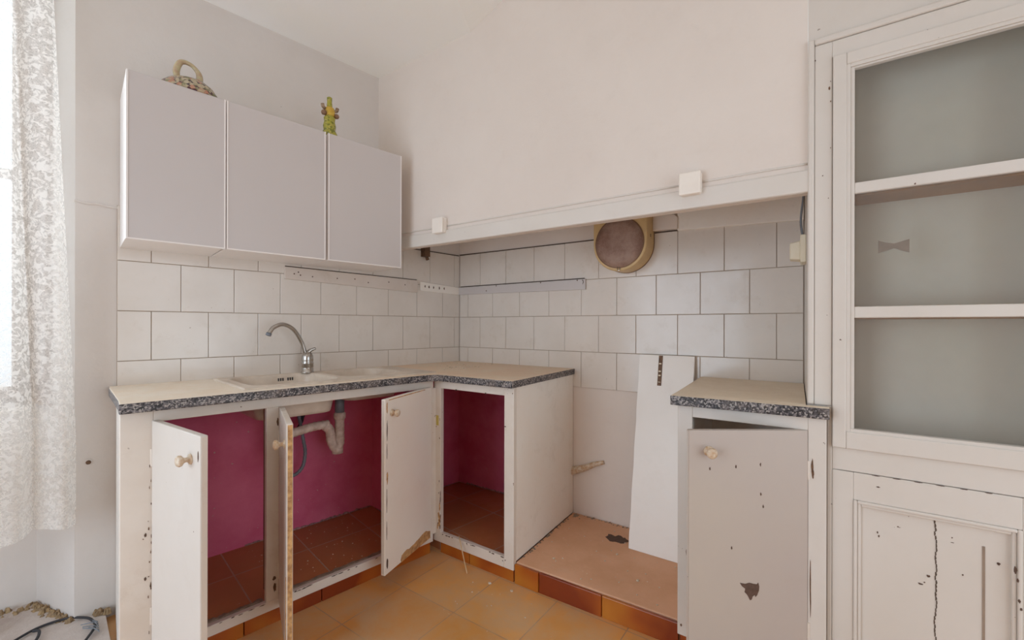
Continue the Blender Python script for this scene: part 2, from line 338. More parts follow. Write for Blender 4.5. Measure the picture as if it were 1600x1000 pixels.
# ------------------------------------------------------------------ room shell
CX = [-3.9, -1.86]
bm = B()
prism(bm, [(-1.86, 0), (0.15, 0), (0.15, 0.45), (-1.961, 0.45), (-1.961, 0.27)], -0.1, 3.3)
prism(bm, [(-4.2, 0), (-3.16, 0), (-3.059, 0.27), (-3.059, 0.45), (-4.2, 0.45)], -0.1, 3.3)
box(bm, (-3.059, 0.27, -0.1), (-1.961, 0.45, 0.80))
box(bm, (-3.059, 0.27, 2.72), (-1.961, 0.45, 3.3))
prism(bm, [(-3.16, 0), (-1.86, 0), (-1.961, 0.27), (-3.059, 0.27)], 2.78, 3.3)
struct('wall_back', bm, M['wall_b'])
bm = B(); prism(bm, [(-3.055, 0.235), (-1.965, 0.235), (-1.965, 0.44), (-3.055, 0.44)], 0.80, 0.822); struct('window_sill', bm, M['wood'], bevel=0.004)['kind'] = 'structure'

# stove wall: back of the niche, the breast above it and the pier beside it
bm = B()
prism(bm, [(-0.2, -0.18), (-0.2, 0), (1.959, 0), (1.959, -0.18)], -0.1, 3.3, S)
hexa(bm, [S(p) for p in [(-0.083, 0.565, 1.567), (-0.09, 0.60, 1.567), (1.986, 0.60, 1.557), (1.984, 0.565, 1.557)]],
     [S(p) for p in [(-0.083, 0.565, 3.3), (-0.09, 0.60, 3.3), (1.986, 0.60, 3.3), (1.984, 0.565, 3.3)]])
prism(bm, [(-0.0, 0.0), (-0.083, 0.565), (1.98, 0.565), (1.959, 0.0)], 2.05, 3.3, S)
struct('wall_right', bm, M['wall'])
bm = B()
prism(bm, [(1.959, -0.18), (1.959, 0), (1.986, 0.60), (2.06, 0.60), (2.06, 0.3), (2.06, -0.18)], -0.1, 1.99, S)
prism(bm, [(1.9865, -0.18), (1.9865, 0.60), (4.3, 0.60), (4.3, -0.18)], 1.99, 3.3, S)
prism(bm, [(2.53, -0.18), (2.53, 0.60), (4.3, 0.60), (4.3, -0.18)], -0.1, 1.99, S)
prism(bm, [(2.06, -0.18), (2.06, 0.1), (2.53, 0.1), (2.53, -0.18)], -0.1, 1.99, S)
struct('wall_right', bm, M['wood'])
# plaster ledge above the tiles of the niche (right part) and the boxed duct
bm = B()
extr(bm, [(1.44, 1.610), (1.957, 1.592), (1.957, 1.70), (1.44, 1.70)], 0, 0.02)
struct('trim_1', bm, M['niche'], bevel=0.004)

bm = B(); box(bm, (-4.2, -5.0, -0.12), (1.2, 0.5, 0.0)); struct('floor', bm, M['floor'])
# raised cement slab in the window bay, running up to the sink unit
bm = B(); nx, ny = 40, 24; g = {}
for i in range(nx+1):
    for j in range(ny+1):
        x = -3.16+(1.385)*i/nx; y = -0.60+0.87*j/ny
        z = 0.03+0.006*noise.noise(Vector((x*6, y*6, 0)))-max(0, (-0.40-y))*0.16
        g[i, j] = bm.verts.new((x, y, z))
for i in range(nx):
    for j in range(ny): bm.faces.new([g[i, j], g[i+1, j], g[i+1, j+1], g[i, j+1]])
ret = bmesh.ops.extrude_face_region(bm, geom=bm.faces[:]); bmesh.ops.translate(bm, verts=[v for v in ret['geom'] if isinstance(v, bmesh.types.BMVert)], vec=(0, 0, -0.04))
struct('floor', bm, M['cement'])

# ceiling: low soffit with a cove along the sink wall, rising towards the room
bm = B()
def ceil_pt(a, b, z): return Vector((-0.505-0.83*a+0.557*b, -0.694-0.557*a-0.83*b, z))
low = [(0.4, 0.4, 2.58), (-4.3, 0.4, 2.58), tuple(ceil_pt(4.6, 0, 2.58)), (-0.505, -0.694, 2.58), tuple(ceil_pt(-1.1, 0, 2.58))]
hexa(bm, low, [(x, y, 3.4) for x, y, z in low])
hexa(bm, [ceil_pt(4.6, 0, 2.58), ceil_pt(4.6, 1.5, 3.21), ceil_pt(-1.1, 1.5, 3.21), ceil_pt(-1.1, 0, 2.58)], [ceil_pt(4.6, 0, 3.4), ceil_pt(4.6, 1.5, 3.4), ceil_pt(-1.1, 1.5, 3.4), ceil_pt(-1.1, 0, 3.4)])
hexa(bm, [ceil_pt(6, 1.5, 3.21), ceil_pt(6, 7, 3.21), ceil_pt(-4, 7, 3.21), ceil_pt(-4, 1.5, 3.21)], [ceil_pt(6, 1.5, 3.4), ceil_pt(6, 7, 3.4), ceil_pt(-4, 7, 3.4), ceil_pt(-4, 1.5, 3.4)])
struct('ceiling', bm, M['ceil'])
# walls behind the camera, each open for daylight; rear opening added for the fill
bm = B()
for a, b in (((-3.6, -5.0, -0.1), (-3.4, -1.80, 3.2)), ((-3.6, -0.30, -0.1), (-3.4, 0.1, 3.2)), ((-3.6, -1.80, -0.1), (-3.4, -0.30, 0.02)), ((-3.6, -1.80, 2.05), (-3.4, -0.30, 3.2))): box(bm, a, b)
struct('wall_left', bm, M['wall'])
bm = B()
for a, b in (((-3.6, -3.8, -0.1), (-2.15, -3.6, 3.2)), ((-0.25, -3.8, -0.1), (1.3, -3.6, 3.2)), ((-2.15, -3.8, -0.1), (-0.25, -3.6, 0.02)), ((-2.15, -3.8, 2.15), (-0.25, -3.6, 3.2))): box(bm, a, b)
struct('wall_front', bm, M['wall'])

# ------------------------------------------------------------------ wall tiling
def tiling(fr, u_of, joints, rows, u0, u1, sd):
    bm = B(); r = random.Random(sd)
    for (z0, z1, off) in rows:
        js = sorted(set([u0, u1] + [j for j in joints(off) if u0+0.012 < j < u1-0.012]))
        for a, b in zip(js[:-1], js[1:]):
            g = 0.0012; t1, t2 = r.uniform(-1, 1)*0.004, r.uniform(-1, 1)*0.003
            cz, cu = (z0+z1)/2, (a+b)/2
            ring = lambda inset, h: [fr((u, h+(u-cu)*t1+(z-cz)*t2, z)) for u, z in ((a+g+inset, z0+g+inset), (b-g-inset, z0+g+inset), (b-g-inset, z1-g-inset), (a+g+inset, z1-g-inset))]
            L0 = [bm.verts.new(p) for p in ring(0, 0.001)]; L1 = [bm.verts.new(p) for p in ring(0, 0.0060)]; L2 = [bm.verts.new(p) for p in ring(0.0015, 0.0072)]
            for A_, B_ in ((L0, L1), (L1, L2)):
                for i in range(4): bm.faces.new([A_[i], A_[(i+1) % 4], B_[(i+1) % 4], B_[i]])
            bm.faces.new(L2)
    for f in bm.faces: pass
    return bm
rows = [(0.80, 0.9995, 1), (0.9995, 1.2, 0), (1.2, 1.4, 1), (1.4, 1.617, 0)]
FB = lambda p: Vector((p[0], -p[1], p[2]))
tile_l = tiling(FB, None, lambda off: [-(0.0482+0.1985*(k+0.5*off)) for k in range(-1, 10)], rows, -1.742, -0.004, 3)
bm = B(); box(bm, (-1.742, -0.003, 0.80), (0, -0.0002, 1.617)); struct('trim_2', bm, M['grout'])
struct('wall_tiles', tile_l, M['tile'])
tile_r = tiling(S, None, lambda off: [0.1866+0.2089*(k+0.5*off) for k in range(-1, 10)], rows, 0.008, 1.956, 5)
bm = B(); box(bm, (0, 0.0002, 0.80), (1.957, 0.003, 1.612), S); struct('trim_3', bm, M['grout'])
struct('wall_tiles', tile_r, M['tile'])
# dirty edge where the tiles stop
bm = B(); tube(bm, [(-0.62, -0.006, 1.618), (-0.3, -0.006, 1.617), (-0.012, -0.006, 1.615)], 0.0035, 6, 4); tube(bm, [S((0.01, 0.006, 1.620)), S((0.5, 0.006, 1.617)), S((1.32, 0.006, 1.613)), S((1.44, 0.006, 1.612))], 0.0035, 6, 4)
struct('trim_4', bm, M['crack'])

# raised cable strip / lintel edge and the cables painted over
bm = B()
hexa(bm, [S(p) for p in [(-0.09, 0.6, 1.5665), (1.992, 0.6, 1.5565), (1.992, 0.611, 1.5565), (-0.09, 0.611, 1.5665)]],
     [S(p) for p in [(-0.09, 0.6, 1.632), (1.992, 0.6, 1.626), (1.992, 0.611, 1.626), (-0.09, 0.611, 1.632)]])
struct('trim_5', bm, M['wood'], bevel=0.006, seg=3)
for a, b, lab in ((-0.06, 0.385, 'cable painted over, from upper cabinets to the small left switch'), (0.46, 1.612, 'long cable painted over, running between the two wall switches'), (1.682, 1.985, 'short cable painted over, between right switch and cupboard casing')):
    bm = B(); z = lambda s: 1.652-0.003*s
    tube(bm, [S((a, 0.602, z(a))), S(((a+b)/2, 0.602, z((a+b)/2)+0.001)), S((b, 0.602, z(b)))], 0.0035, 8, 6)
    top('electric_cable', bm, M['wood'], lab, 'cable', smooth=True)
def wall_switch(s, z, w_, h_, label):
    t_ = thing('wall_switch', label, 'switch', S((s, 0.6, z)))
    bm = B(); box(bm, (s-w_/2, 0.5995, z-h_/2), (s+w_/2, 0.628, z+h_/2), S); link('back_box', bm, M['switch'], t_, bevel=0.007, seg=3)
    bm = B(); box(bm, (s-w_/2+0.004, 0.6275, z-h_/2+0.004), (s+w_/2-0.004, 0.6292, z+h_/2-0.004), S); link('shadow_gap', bm, M['dark'], t_)
    bm = B(); box(bm, (s-w_/2-0.001, 0.629, z-h_/2-0.001), (s+w_/2+0.001, 0.640, z+h_/2+0.001), S); link('rocker', bm, M['switch'], t_, bevel=0.005, seg=3)
wall_switch(0.425, 1.652, 0.072, 0.078, 'small square ivory wall switch above the niche, nearer the upper cabinets')
wall_switch(1.646, 1.640, 0.070, 0.076, 'square ivory wall switch above the niche, nearer the glazed cupboard')

# crack of filler beside the upper cabinets and plugged hole below
bm = B(); tube(bm, [(-1.862, -0.001, 1.612), (-1.83, -0.001, 1.607), (-1.80, -0.001, 1.611), (-1.765, -0.001, 1.606), (-1.738, -0.001, 1.607)], 0.005, 8, 5); struct('trim_6', bm, M['wall_b'])
bm = B(); lathe(bm, [(0.013, 0), (0.013, 0.003), (0.009, 0.004)], (-1.8225, 0.0, 1.619-1.0), Vector((0, -1, 0)), 14)
t_ = thing('wall_plug', 'grey plug in a hole low on the bare wall beside the curtain', 'wall plug', (-1.8225, 0, 0.619)); link('collar', bm, M['wall_b'], t_)
bm = B(); lathe(bm, [(0.008, 0.002), (0.008, 0.006), (0.003, 0.008)], (-1.8225, 0.0, 0.619), Vector((0, -1, 0)), 12); link('screw', bm, M['rust'], t_)

# ------------------------------------------------------------------ window and curtain
t_ = thing('window_1', None, None, (-2.51, 0.3, 0.82)); t_['kind'] = 'structure'
bm = B()
for a, b in (((-3.055, 0.30, 0.822), (-2.99, 0.35, 2.72)), ((-2.03, 0.30, 0.822), (-1.965, 0.35, 2.72)), ((-2.54, 0.30, 0.822), (-2.48, 0.35, 2.72)), ((-2.99, 0.30, 0.822), (-2.03, 0.35, 0.90)), ((-2.99, 0.30, 2.64), (-2.03, 0.35, 2.72)), ((-2.99, 0.31, 1.72), (-2.03, 0.34, 1.76))): box(bm, a, b)
link('window_frame', bm, M['brownwood'], t_, bevel=0.004)['kind'] = 'structure'
bm = B(); box(bm, (-2.99, 0.322, 0.90), (-2.03, 0.326, 2.64)); link('glass', bm, M['glass'], t_)['kind'] = 'structure'
bm = B(); hexa(bm, [(-1.952, 0.262, 0.83), (-1.915, 0.155, 0.83), (-1.938, 0.147, 0.83), (-1.975, 0.252, 0.83)], [(-1.952, 0.262, 2.66), (-1.915, 0.155, 2.66), (-1.938, 0.147, 2.66), (-1.975, 0.252, 2.66)])
top('window_shutter', bm, M['brownwood'], 'brown wooden window shutter folded against the reveal behind the lace curtain', 'shutter', bevel=0.003)
def curtain():
    bm = B(); nu, nv = 260, 60; g = {}
    for i in range(nu+1):
        u = i/nu
        for j in range(nv+1):
            v = j/nv; z = 2.55-(2.55-0.415)*v
            xr = -1.918+0.060*min(1, max(0, (v-0.1)/0.75)); x = -2.95+(xr+2.95)*u
            ph = u*58+1.1*math.sin(u*11)
            amp = 0.018+0.020*v
            y = -0.080+amp*math.sin(ph)+0.010*math.sin(ph*2.3+v*3)*(0.4+0.6*math.sin(u*13)**2)
            x2 = x+0.017*math.cos(ph)*(0.4+0.6*v)*min(1, (1-u)*12)
            g[i, j] = bm.verts.new((x2, y, z+(0.012*math.sin(ph*0.5)*v if j == nv else 0)))
    for i in range(nu):
        for j in range(nv): bm.faces.new([g[i, j], g[i+1, j], g[i+1, j+1], g[i, j+1]])
    return bm
t_ = thing('lace_curtain', 'white lace net curtain hanging in front of the window bay', 'curtain', (-2.4, -0.07, 2.55))
link('net', curtain(), M['lace'], t_, smooth=True)
bm = B(); tube(bm, [(-3.2, -0.07, 2.56), (-1.84, -0.07, 2.56)], 0.009, 12, 1); 
r_ = top('curtain_rod', bm, M['steel'], 'thin metal curtain rod carrying the lace curtain', 'curtain rod')
for x in (-1.86, -3.19):
    bm = B(); box(bm, (x-0.01, -0.085, 2.545), (x+0.01, -0.001, 2.575)); link('bracket', bm, M['steel'], r_)

# ------------------------------------------------------------------ worktops
def slab(cells, th, name, label, mats):
    bm = B(); idx = {}
    def V(p):
        k = (round(p[0], 4), round(p[1], 4))
        if k not in idx: idx[k] = bm.verts.new(p)
        return idx[k]
    for c in cells: bm.faces.new([V(p) for p in c])
    tops = bm.faces[:]
    for f in tops:
        f.normal_update()
        if f.normal.z < 0: f.normal_flip()
    ret = bmesh.ops.extrude_face_region(bm, geom=tops)
    nv = [v for v in ret['geom'] if isinstance(v, bmesh.types.BMVert)]
    bmesh.ops.translate(bm, verts=nv, vec=(0, 0, th))
    bmesh.ops.recalc_face_normals(bm, faces=bm.faces[:])
    for f in bm.faces:
        f.normal_update(); f.material_index = 0 if f.normal.z > 0.6 else 1
    return top(name, bm, mats, label, 'worktop', bevel=0.004, seg=2)
ZT, TH = 0.9035, 0.033
def q(x, y): return Vector((x, y, ZT-TH))
yf = -0.553; xh0, xh1, yh0, yh1 = -1.395, -0.66, -0.455, -0.068
inner = Vector((-0.615, yf, ZT-TH))
def sn(s, n_): p = S((s, n_, 0)); return q(p.x, p.y)
cells = [
 [q(-1.78, yf), q(xh0, yf), q(xh0, yh0), q(-1.775, yh0)], [q(-1.775, yh0), q(xh0, yh0), q(xh0, yh1), q(-1.77, yh1)], [q(-1.77, yh1), q(xh0, yh1), q(xh0, -0.003), q(-1.765, -0.003)],
 [q(xh0, yf), q(-0.66, yf), q(xh1, yh0), q(xh0, yh0)], [q(xh0, yh1), q(xh1, yh1), q(xh1, -0.003), q(xh0, -0.003)],
]
A1 = sn(0.425, 0.682); A0 = sn(0.455, 0.668)
cells += [[q(-0.66, yf), sn(0.475, 0.684), q(xh1+0.02, yh0), q(xh1, yh0)]]
cells = cells[:-1] + [[q(-0.66, yf), q(-0.625, -0.562), sn(0.48, 0.685), q(xh1, yh0)]]
cells += [[q(xh1, yh0), sn(0.48, 0.685), sn(0.50, 0.004), q(xh1, yh1)], [q(xh1, yh1), sn(0.50, 0.004), q(-0.004, -0.003), q(xh1, -0.003)]]
cells += [[sn(0.48, 0.685), sn(0.925, 0.683), sn(0.878, 0.004), sn(0.50, 0.004)]]
slab(cells, TH, 'worktop', 'L-shaped grey granite worktop with dusty top around the sink', [M['dusttop'], M['granite']])
slab([[sn(1.592, 0.672), sn(2.042, 0.655), sn(2.042, 0.618), sn(1.590, 0.61)], [sn(1.590, 0.61), sn(1.984, 0.613), sn(1.957, 0.012), sn(1.548, 0.004)], [sn(1.984, 0.613), sn(2.042, 0.618), sn(2.042, 0.619), sn(1.985, 0.6165)]][:2],
     TH, 'worktop', 'short grey granite worktop with dusty top beside the glazed cupboard', [M['dusttop2'], M['granite']])

# ------------------------------------------------------------------ sink
def rrect(x, y, cx, cy, hx, hy, r):
    dx, dy = abs(x-cx)-(hx-r), abs(y-cy)-(hy-r)
    return math.hypot(max(dx, 0), max(dy, 0))+min(max(dx, dy), 0)-r
def sink_mesh():
    bm = B(); X0, X1, Y0, Y1 = -1.432, -0.56, -0.505, -0.045; nx, ny = 150, 84; g = {}
    def h(x, y):
        z = 0.0
        e = min(x-X0, X1-x, y-Y0, Y1-y); z += 0.004*min(1, e/0.006)
        a = rrect(x, y, -1.205, -0.262, 0.175, 0.178, 0.07); b = rrect(x, y, -0.830, -0.235, 0.155, 0.150, 0.07)
        for d, dep in ((a, 0.145), (b, 0.12)):
            if d < 0.006: t = min(1, max(0, (0.006-d)/0.035)); z -= dep*t*t*(3-2*t)
        if a > 0.02 and b > 0.02 and e > 0.02: z -= 0.0015
        return ZT+0.002+z
    for i in range(nx+1):
        for j in range(ny+1):
            x = X0+(X1-X0)*i/nx; y = Y0+(Y1-Y0)*j/ny; 
            if i in (0, nx) or j in (0, ny): g[i, j] = bm.verts.new((x, y, ZT+0.0005))
            else: g[i, j] = bm.verts.new((x, y, h(x, y)))
    for i in range(nx):
        for j in range(ny): bm.faces.new([g[i, j], g[i+1, j], g[i+1, j+1], g[i, j+1]])
    return bm
sink = thing('kitchen_sink', 'inset double bowl sink, lime-scaled metal, set in the L-shaped worktop', 'sink', (-1.0, -0.28, ZT))
o = link('double_bowl', sink_mesh(), M['enamel'], sink, smooth=True)
sol = o.modifiers.new('solid', 'SOLIDIFY'); sol.thickness = 0.0015; sol.offset = -1
for sx_ in (-1.178, -1.168, -1.158, -1.135, -1.125, -1.115):
    bm = B(); box(bm, (sx_, -0.0885, 0.868), (sx_+0.006, -0.0865, 0.892)); link('overflow_slot', bm, M['black'], sink)
for (x, y, zb) in ((-1.205, -0.262, 0.759), (-0.83, -0.235, 0.784)):
    bm = B(); lathe(bm, [(0.042, 0.0), (0.042, 0.004), (0.034, 0.005), (0.030, 0.002), (0.004, 0.002)], (x, y, zb+0.003), seg=24); link('drain', bm, M['steel'], sink, smooth=False)

tap = thing('kitchen_tap', 'chromed single-lever kitchen tap with curved swan-neck spout behind the sink', 'tap', (-1.04, -0.095, ZT+0.006))
bx, by, bz = -1.04, -0.085, ZT+0.004
bm = B(); lathe(bm, [(0.031, 0), (0.031, 0.006), (0.0275, 0.009), (0.0275, 0.024), (0.0262, 0.026), (0.0275, 0.028), (0.0275, 0.046), (0.029, 0.049), (0.0268, 0.052), (0.0268, 0.060), (0.0275, 0.064), (0.026, 0.084), (0.019, 0.100), (0.007, 0.105)], (bx, by, bz), seg=28); link('tap_body', bm, M['steel'], tap, smooth=True)
bm = B(); tube(bm, [(bx-0.006, by, bz+0.07), (bx-0.013, by, bz+0.105), (bx-0.030, by-0.002, bz+0.155), (bx-0.07, by-0.01, bz+0.215), (bx-0.12, by-0.02, bz+0.240), (bx-0.165, by-0.03, bz+0.226), (bx-0.188, by-0.035, bz+0.197)], 0.0095, 16, 10); link('spout', bm, M['steel'], tap, smooth=True)
bm = B(); lathe(bm, [(0.012, 0), (0.012, 0.012), (0.009, 0.013)], (bx-0.186, by-0.035, bz+0.200), Vector((-0.45, -0.1, -1)), 16); link('nozzle', bm, M['greypipe'], tap, smooth=True)
bm = B(); tube(bm, [(bx+0.0, by, bz+0.098), (bx+0.014, by-0.004, bz+0.112), (bx+0.036, by-0.01, bz+0.121)], lambda u: 0.012-0.006*u, 12, 6); link('lever', bm, M['steel'], tap, smooth=True)

# ------------------------------------------------------------------ base units
YF, NF, FT = -0.51, 0.64, 0.022
def door(parent, H, Fr, sag, zb, zt, knobxz, seed, flakes=(), edge_bare=False, mt='door', th=0.020):
    H = Vector((*H, 0)); Fr = Vector((*Fr, 0)); ex = (Fr-H).normalized(); wd = (Fr-H).length
    return H, ex, wd
def make_door(parent, H, Fr, nrm_sign, sag, zb, zt, knob, mt=None, edge=None, flakes=(), chips=(), th=0.020):
    H = Vector((H[0], H[1], 0)); Fr = Vector((Fr[0], Fr[1], 0)); ex = (Fr-H).normalized(); wd = (Fr-H).length
    ny = Vector((ex.y, -ex.x, 0))*nrm_sign
    fr = lambda p: H+ex*p[0]+ny*p[1]+Vector((0, 0, p[2]-sag*p[0]))
    bm = B(); box(bm, (0, -th, zb), (wd, 0, zt), fr)
    d = link('door', bm, mt or M['door'], parent, bevel=0.003)
    ff = lambda p: fr((p[0], p[2], p[1]))
    if edge:
        bm = B(); box(bm, (wd-0.0005, -th+0.002, zb+0.01), (wd+0.0006, -0.004, zt-0.004), fr); link('bare_edge', bm, edge, d)
    for poly, mm, nm in flakes:
        bm = B(); flake(bm, poly, ff); link(nm, bm, mm, d)
    # hinges and knob
    for z in (zb+0.12, zt-0.12):
        bm = B(); lathe(bm, [(0.004, -0.028), (0.004, 0.028)], fr((-0.002, -0.001, z)), Vector((0, 0, 1)), 10); link('hinge', bm, M['frame'], d)
    kx, kz = knob; o_ = fr((kx, 0, kz))
    bm = B(); lathe(bm, [(0.016, -0.0005), (0.015, 0.003), (0.008, 0.006), (0.0065, 0.012), (0.009, 0.018), (0.0155, 0.023), (0.0165, 0.029), (0.013, 0.034), (0.004, 0.036)], o_, ny, 20)
    link('knob', bm, M['knob'], d, smooth=True, label='round worn white knob')
    return d, fr

# --- run under the sink
su = thing('sink_base_unit', 'long white-painted base unit under the sink with three open doors', 'base unit', (-1.18, -0.26, 0))
bm = B()
ZB, OB, OT, ZU = 0.055, 0.092, 0.829, ZT-TH
xs = -1.774
for a, b in (((xs, YF, 0.0), (-1.692, YF+FT, ZU)), ((-1.692, YF, OT), (-0.587, YF+FT, ZU)), ((-1.357, YF, OB), (-1.312, YF+FT, OT)), ((-1.692, YF, ZB), (-0.587, YF+FT, OB)), ((-0.605, YF, OB), (-0.563, YF+FT, OT))): box(bm, a, b)
link('frame', bm, M['frame'], su, bevel=0.002)
bm = B(); prism(bm, [(xs, YF+FT), (xs+0.03, YF+FT), (xs+0.055, -0.002), (xs+0.030, -0.002)], 0.0, ZU); link('side_panel', bm, M['wood'], su)
bm = B(); box(bm, (xs+0.056, -0.030, 0.12), (-0.66, -0.003, 0.865)); link('back_wall', bm, M['maroon'], su, label='maroon painted inner wall')
bm = B(); box(bm, (-0.66, YF+0.06, 0.12), (-0.63, -0.003, 0.80)); link('partition', bm, M['maroon'], su, label='maroon painted partition')
bm = B(); prism(bm, [(xs+0.031, YF+FT), (xs+0.040, YF+FT), (xs+0.065, -0.031), (xs+0.056, -0.031)], 0.12, 0.865); link('inner_side', bm, M['maroon'], su)
bm = B(); box(bm, (-1.350, YF+FT+0.001, 0.12), (-1.318, -0.452, 0.865)); link('divider', bm, M['brownwood'], su, label='dark bare divider behind the frame')
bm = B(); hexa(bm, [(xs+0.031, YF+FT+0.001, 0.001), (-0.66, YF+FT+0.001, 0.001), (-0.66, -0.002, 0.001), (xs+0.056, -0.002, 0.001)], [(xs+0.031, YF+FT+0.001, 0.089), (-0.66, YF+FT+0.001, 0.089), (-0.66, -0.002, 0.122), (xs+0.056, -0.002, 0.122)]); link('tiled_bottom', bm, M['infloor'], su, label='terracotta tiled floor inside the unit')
# doors
wr = random.Random(4)
make_door(su, (-1.697, -0.512), (-1.633, -0.854), 1, 0.010, 0.085, 0.836, (0.285, 0.762), M['wood'], M['frame'],
          [(blob(0.335, 0.777, 0.004, 0.018, 3), M['dark'], 'paint_chip')])
make_door(su, (-1.313, -0.512), (-1.402, -0.842), 1, 0.0, 0.075, 0.828, (0.285, 0.752), M['frame'], M['bare'],
          [([(0.318, 0.09), (0.341, 0.09), (0.341, 0.34), (0.331, 0.33), (0.336, 0.28), (0.327, 0.2), (0.332, 0.15)], M['bare'], 'bared_wood')])
jag = [(0.012, 0.085)]
for i in range(13): jag.append((0.012+0.235*i/12, 0.108+0.030*math.sin(i*0.7)*0.3+0.026*(1-abs(i-4)/9)+wr.uniform(-0.006, 0.006)))
jag += [(0.255, 0.098), (0.25, 0.0855)]
make_door(su, (-0.600, -0.514), (-0.940, -0.650), -1, 0.022, 0.085, 0.836, (0.318, 0.772), M['door_shade_lift'], M['frame'],
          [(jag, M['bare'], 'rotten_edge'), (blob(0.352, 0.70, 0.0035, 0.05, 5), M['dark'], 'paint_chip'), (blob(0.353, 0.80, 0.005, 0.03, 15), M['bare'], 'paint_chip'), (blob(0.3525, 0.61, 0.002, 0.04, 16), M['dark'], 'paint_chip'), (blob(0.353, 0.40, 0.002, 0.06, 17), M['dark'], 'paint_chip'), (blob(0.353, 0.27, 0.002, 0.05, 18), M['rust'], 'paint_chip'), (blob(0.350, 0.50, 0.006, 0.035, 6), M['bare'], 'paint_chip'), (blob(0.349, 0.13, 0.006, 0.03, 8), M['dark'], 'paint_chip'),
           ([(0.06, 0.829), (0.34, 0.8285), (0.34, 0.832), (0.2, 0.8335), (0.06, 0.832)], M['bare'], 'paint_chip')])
# rust on the frame by the corner hinge
for cx_, cz_, rx_, rz_, sd in ((-1.329, 0.175, 0.008, 0.010, 11), (-1.327, 0.14, 0.006, 0.022, 12), (-1.318, 0.77, 0.004, 0.02, 13)):
    bm = B(); flake(bm, blob(cx_, cz_, rx_, rz_, sd), lambda p: Vector((p[0], YF-p[2], p[1]))); link('rust_stain', bm, M['rust'], su)
for z in (0.33, 0.47):
    bm = B(); flake(bm, blob(-1.712, z, 0.004, 0.008, int(z*100)), lambda p: Vector((p[0], YF-p[2], p[1]))); link('paint_chip', bm, M['dark'], su)
# debris line behind the sill of the unit
# --- corner unit towards the stove wall
cu = thing('corner_base_unit', 'white-painted corner base unit with doorless maroon interior', 'base unit', S((0.65, 0.4, 0)))
bm = B(); s0, s1 = 0.407, 0.905
for a, b in (((s0, NF-FT, ZB), (0.456, NF, ZU)), ((0.852, NF-FT, ZB), (s1, NF, ZU)), ((0.456, NF-FT, 0.829), (0.852, NF, ZU)), ((0.456, NF-FT, ZB), (0.852, NF, 0.103))): box(bm, a, b, S)
link('frame', bm, M['frame'], cu, bevel=0.002)
bm = B(); prism(bm, [(0.875, NF-FT-0.001), (0.905, NF-FT-0.001), (0.868, 0.003), (0.838, 0.003)], 0.0895, ZU, S); link('side_panel', bm, M['niche'], cu, bevel=0.003)
bm = B(); prism(bm, [(0.862, NF-FT-0.002), (0.874, NF-FT-0.002), (0.837, 0.012), (0.825, 0.0125)], 0.0895, ZU-0.01, S); link('inner_side', bm, M['maroon'], cu)
bm = B(); prism(bm, [(0.005, 0.003), (0.006, 0.012), (0.824, 0.012), (0.824, 0.003)], 0.0895, 0.865, S); box(bm, (-0.628, -0.012, 0.0895), (-0.006, -0.003, 0.865)); link('back_wall', bm, M['maroon'], cu, label='maroon painted inner wall')
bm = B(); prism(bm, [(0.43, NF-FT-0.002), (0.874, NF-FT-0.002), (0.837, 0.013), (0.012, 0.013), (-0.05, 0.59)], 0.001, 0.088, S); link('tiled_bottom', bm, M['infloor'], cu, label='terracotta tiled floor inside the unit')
bm = B(); flake(bm, [(0.425, 0.640), (0.442, 0.640), (0.442, 0.690), (0.424, 0.691)], lambda p: S((p[0], NF+p[2], p[1]))); link('label_scrap', bm, M['yellow'], cu, label='scrap of yellow paper stuck to the frame')
for i, (a, b, c, d) in enumerate(((0.448, 0.17, 0.007, 0.035), (0.450, 0.23, 0.005, 0.025), (0.436, 0.13, 0.005, 0.02))):
    bm = B(); flake(bm, blob(a, b, c, d, 20+i), lambda p: S((p[0], NF+p[2], p[1]))); link('bared_wood', bm, M['bare'], cu)
for i, (a, b, c, d) in enumerate(((0.444, 0.30, 0.002, 0.006), (0.446, 0.36, 0.002, 0.007), (0.56, 0.829, 0.005, 0.005), (0.745, 0.829, 0.005, 0.006), (0.858, 0.69, 0.006, 0.003), (0.86, 0.09, 0.004, 0.003), (0.845, 0.083, 0.004, 0.003), (0.44, 0.148, 0.004, 0.005))):
    bm = B(); flake(bm, blob(a, b, c, d, 30+i), lambda p: S((p[0], NF+p[2], p[1]))); link('paint_chip', bm, M['dark'], cu)

# --- small unit on the right
ru = thing('small_base_unit', 'narrow white-painted base unit with one half-open door by the cupboard', 'base unit', S((1.82, 0.35, 0)))
bm = B()
for a, b in (((1.609, NF-FT, 0.064), (1.658, NF, ZU)), ((1.989, NF-FT, 0.064), (2.035, NF, ZU)), ((1.658, NF-FT, 0.830), (1.989, NF, ZU)), ((1.658, NF-FT, 0.064), (1.989, NF, 0.11))): box(bm, a, b, S)
link('frame', bm, M['wood'], ru, bevel=0.002)
bm = B(); prism(bm, [(1.612, NF-FT-0.001), (1.640, NF-FT-0.001), (1.600, 0.003), (1.570, 0.003)], 0.0895, ZU, S); link('side_panel', bm, M['niche'], ru)
bm = B(); box(bm, (1.60, 0.003, 0.0895), (1.955, 0.010, 0.865), S); box(bm, (1.950, 0.010, 0.0895), (1.958, NF-FT-0.03, 0.865), S); link('back_wall', bm, M['niche'], ru)
bm = B(); prism(bm, [(1.64, NF-FT-0.002), (1.985, NF-FT-0.002), (1.955, 0.012), (1.601, 0.012)], 0.001, 0.088, S); link('bottom', bm, M['platform'], ru)
hp, fp = S((1.990, NF+0.002, 0)), S((1.690, 0.822, 0))
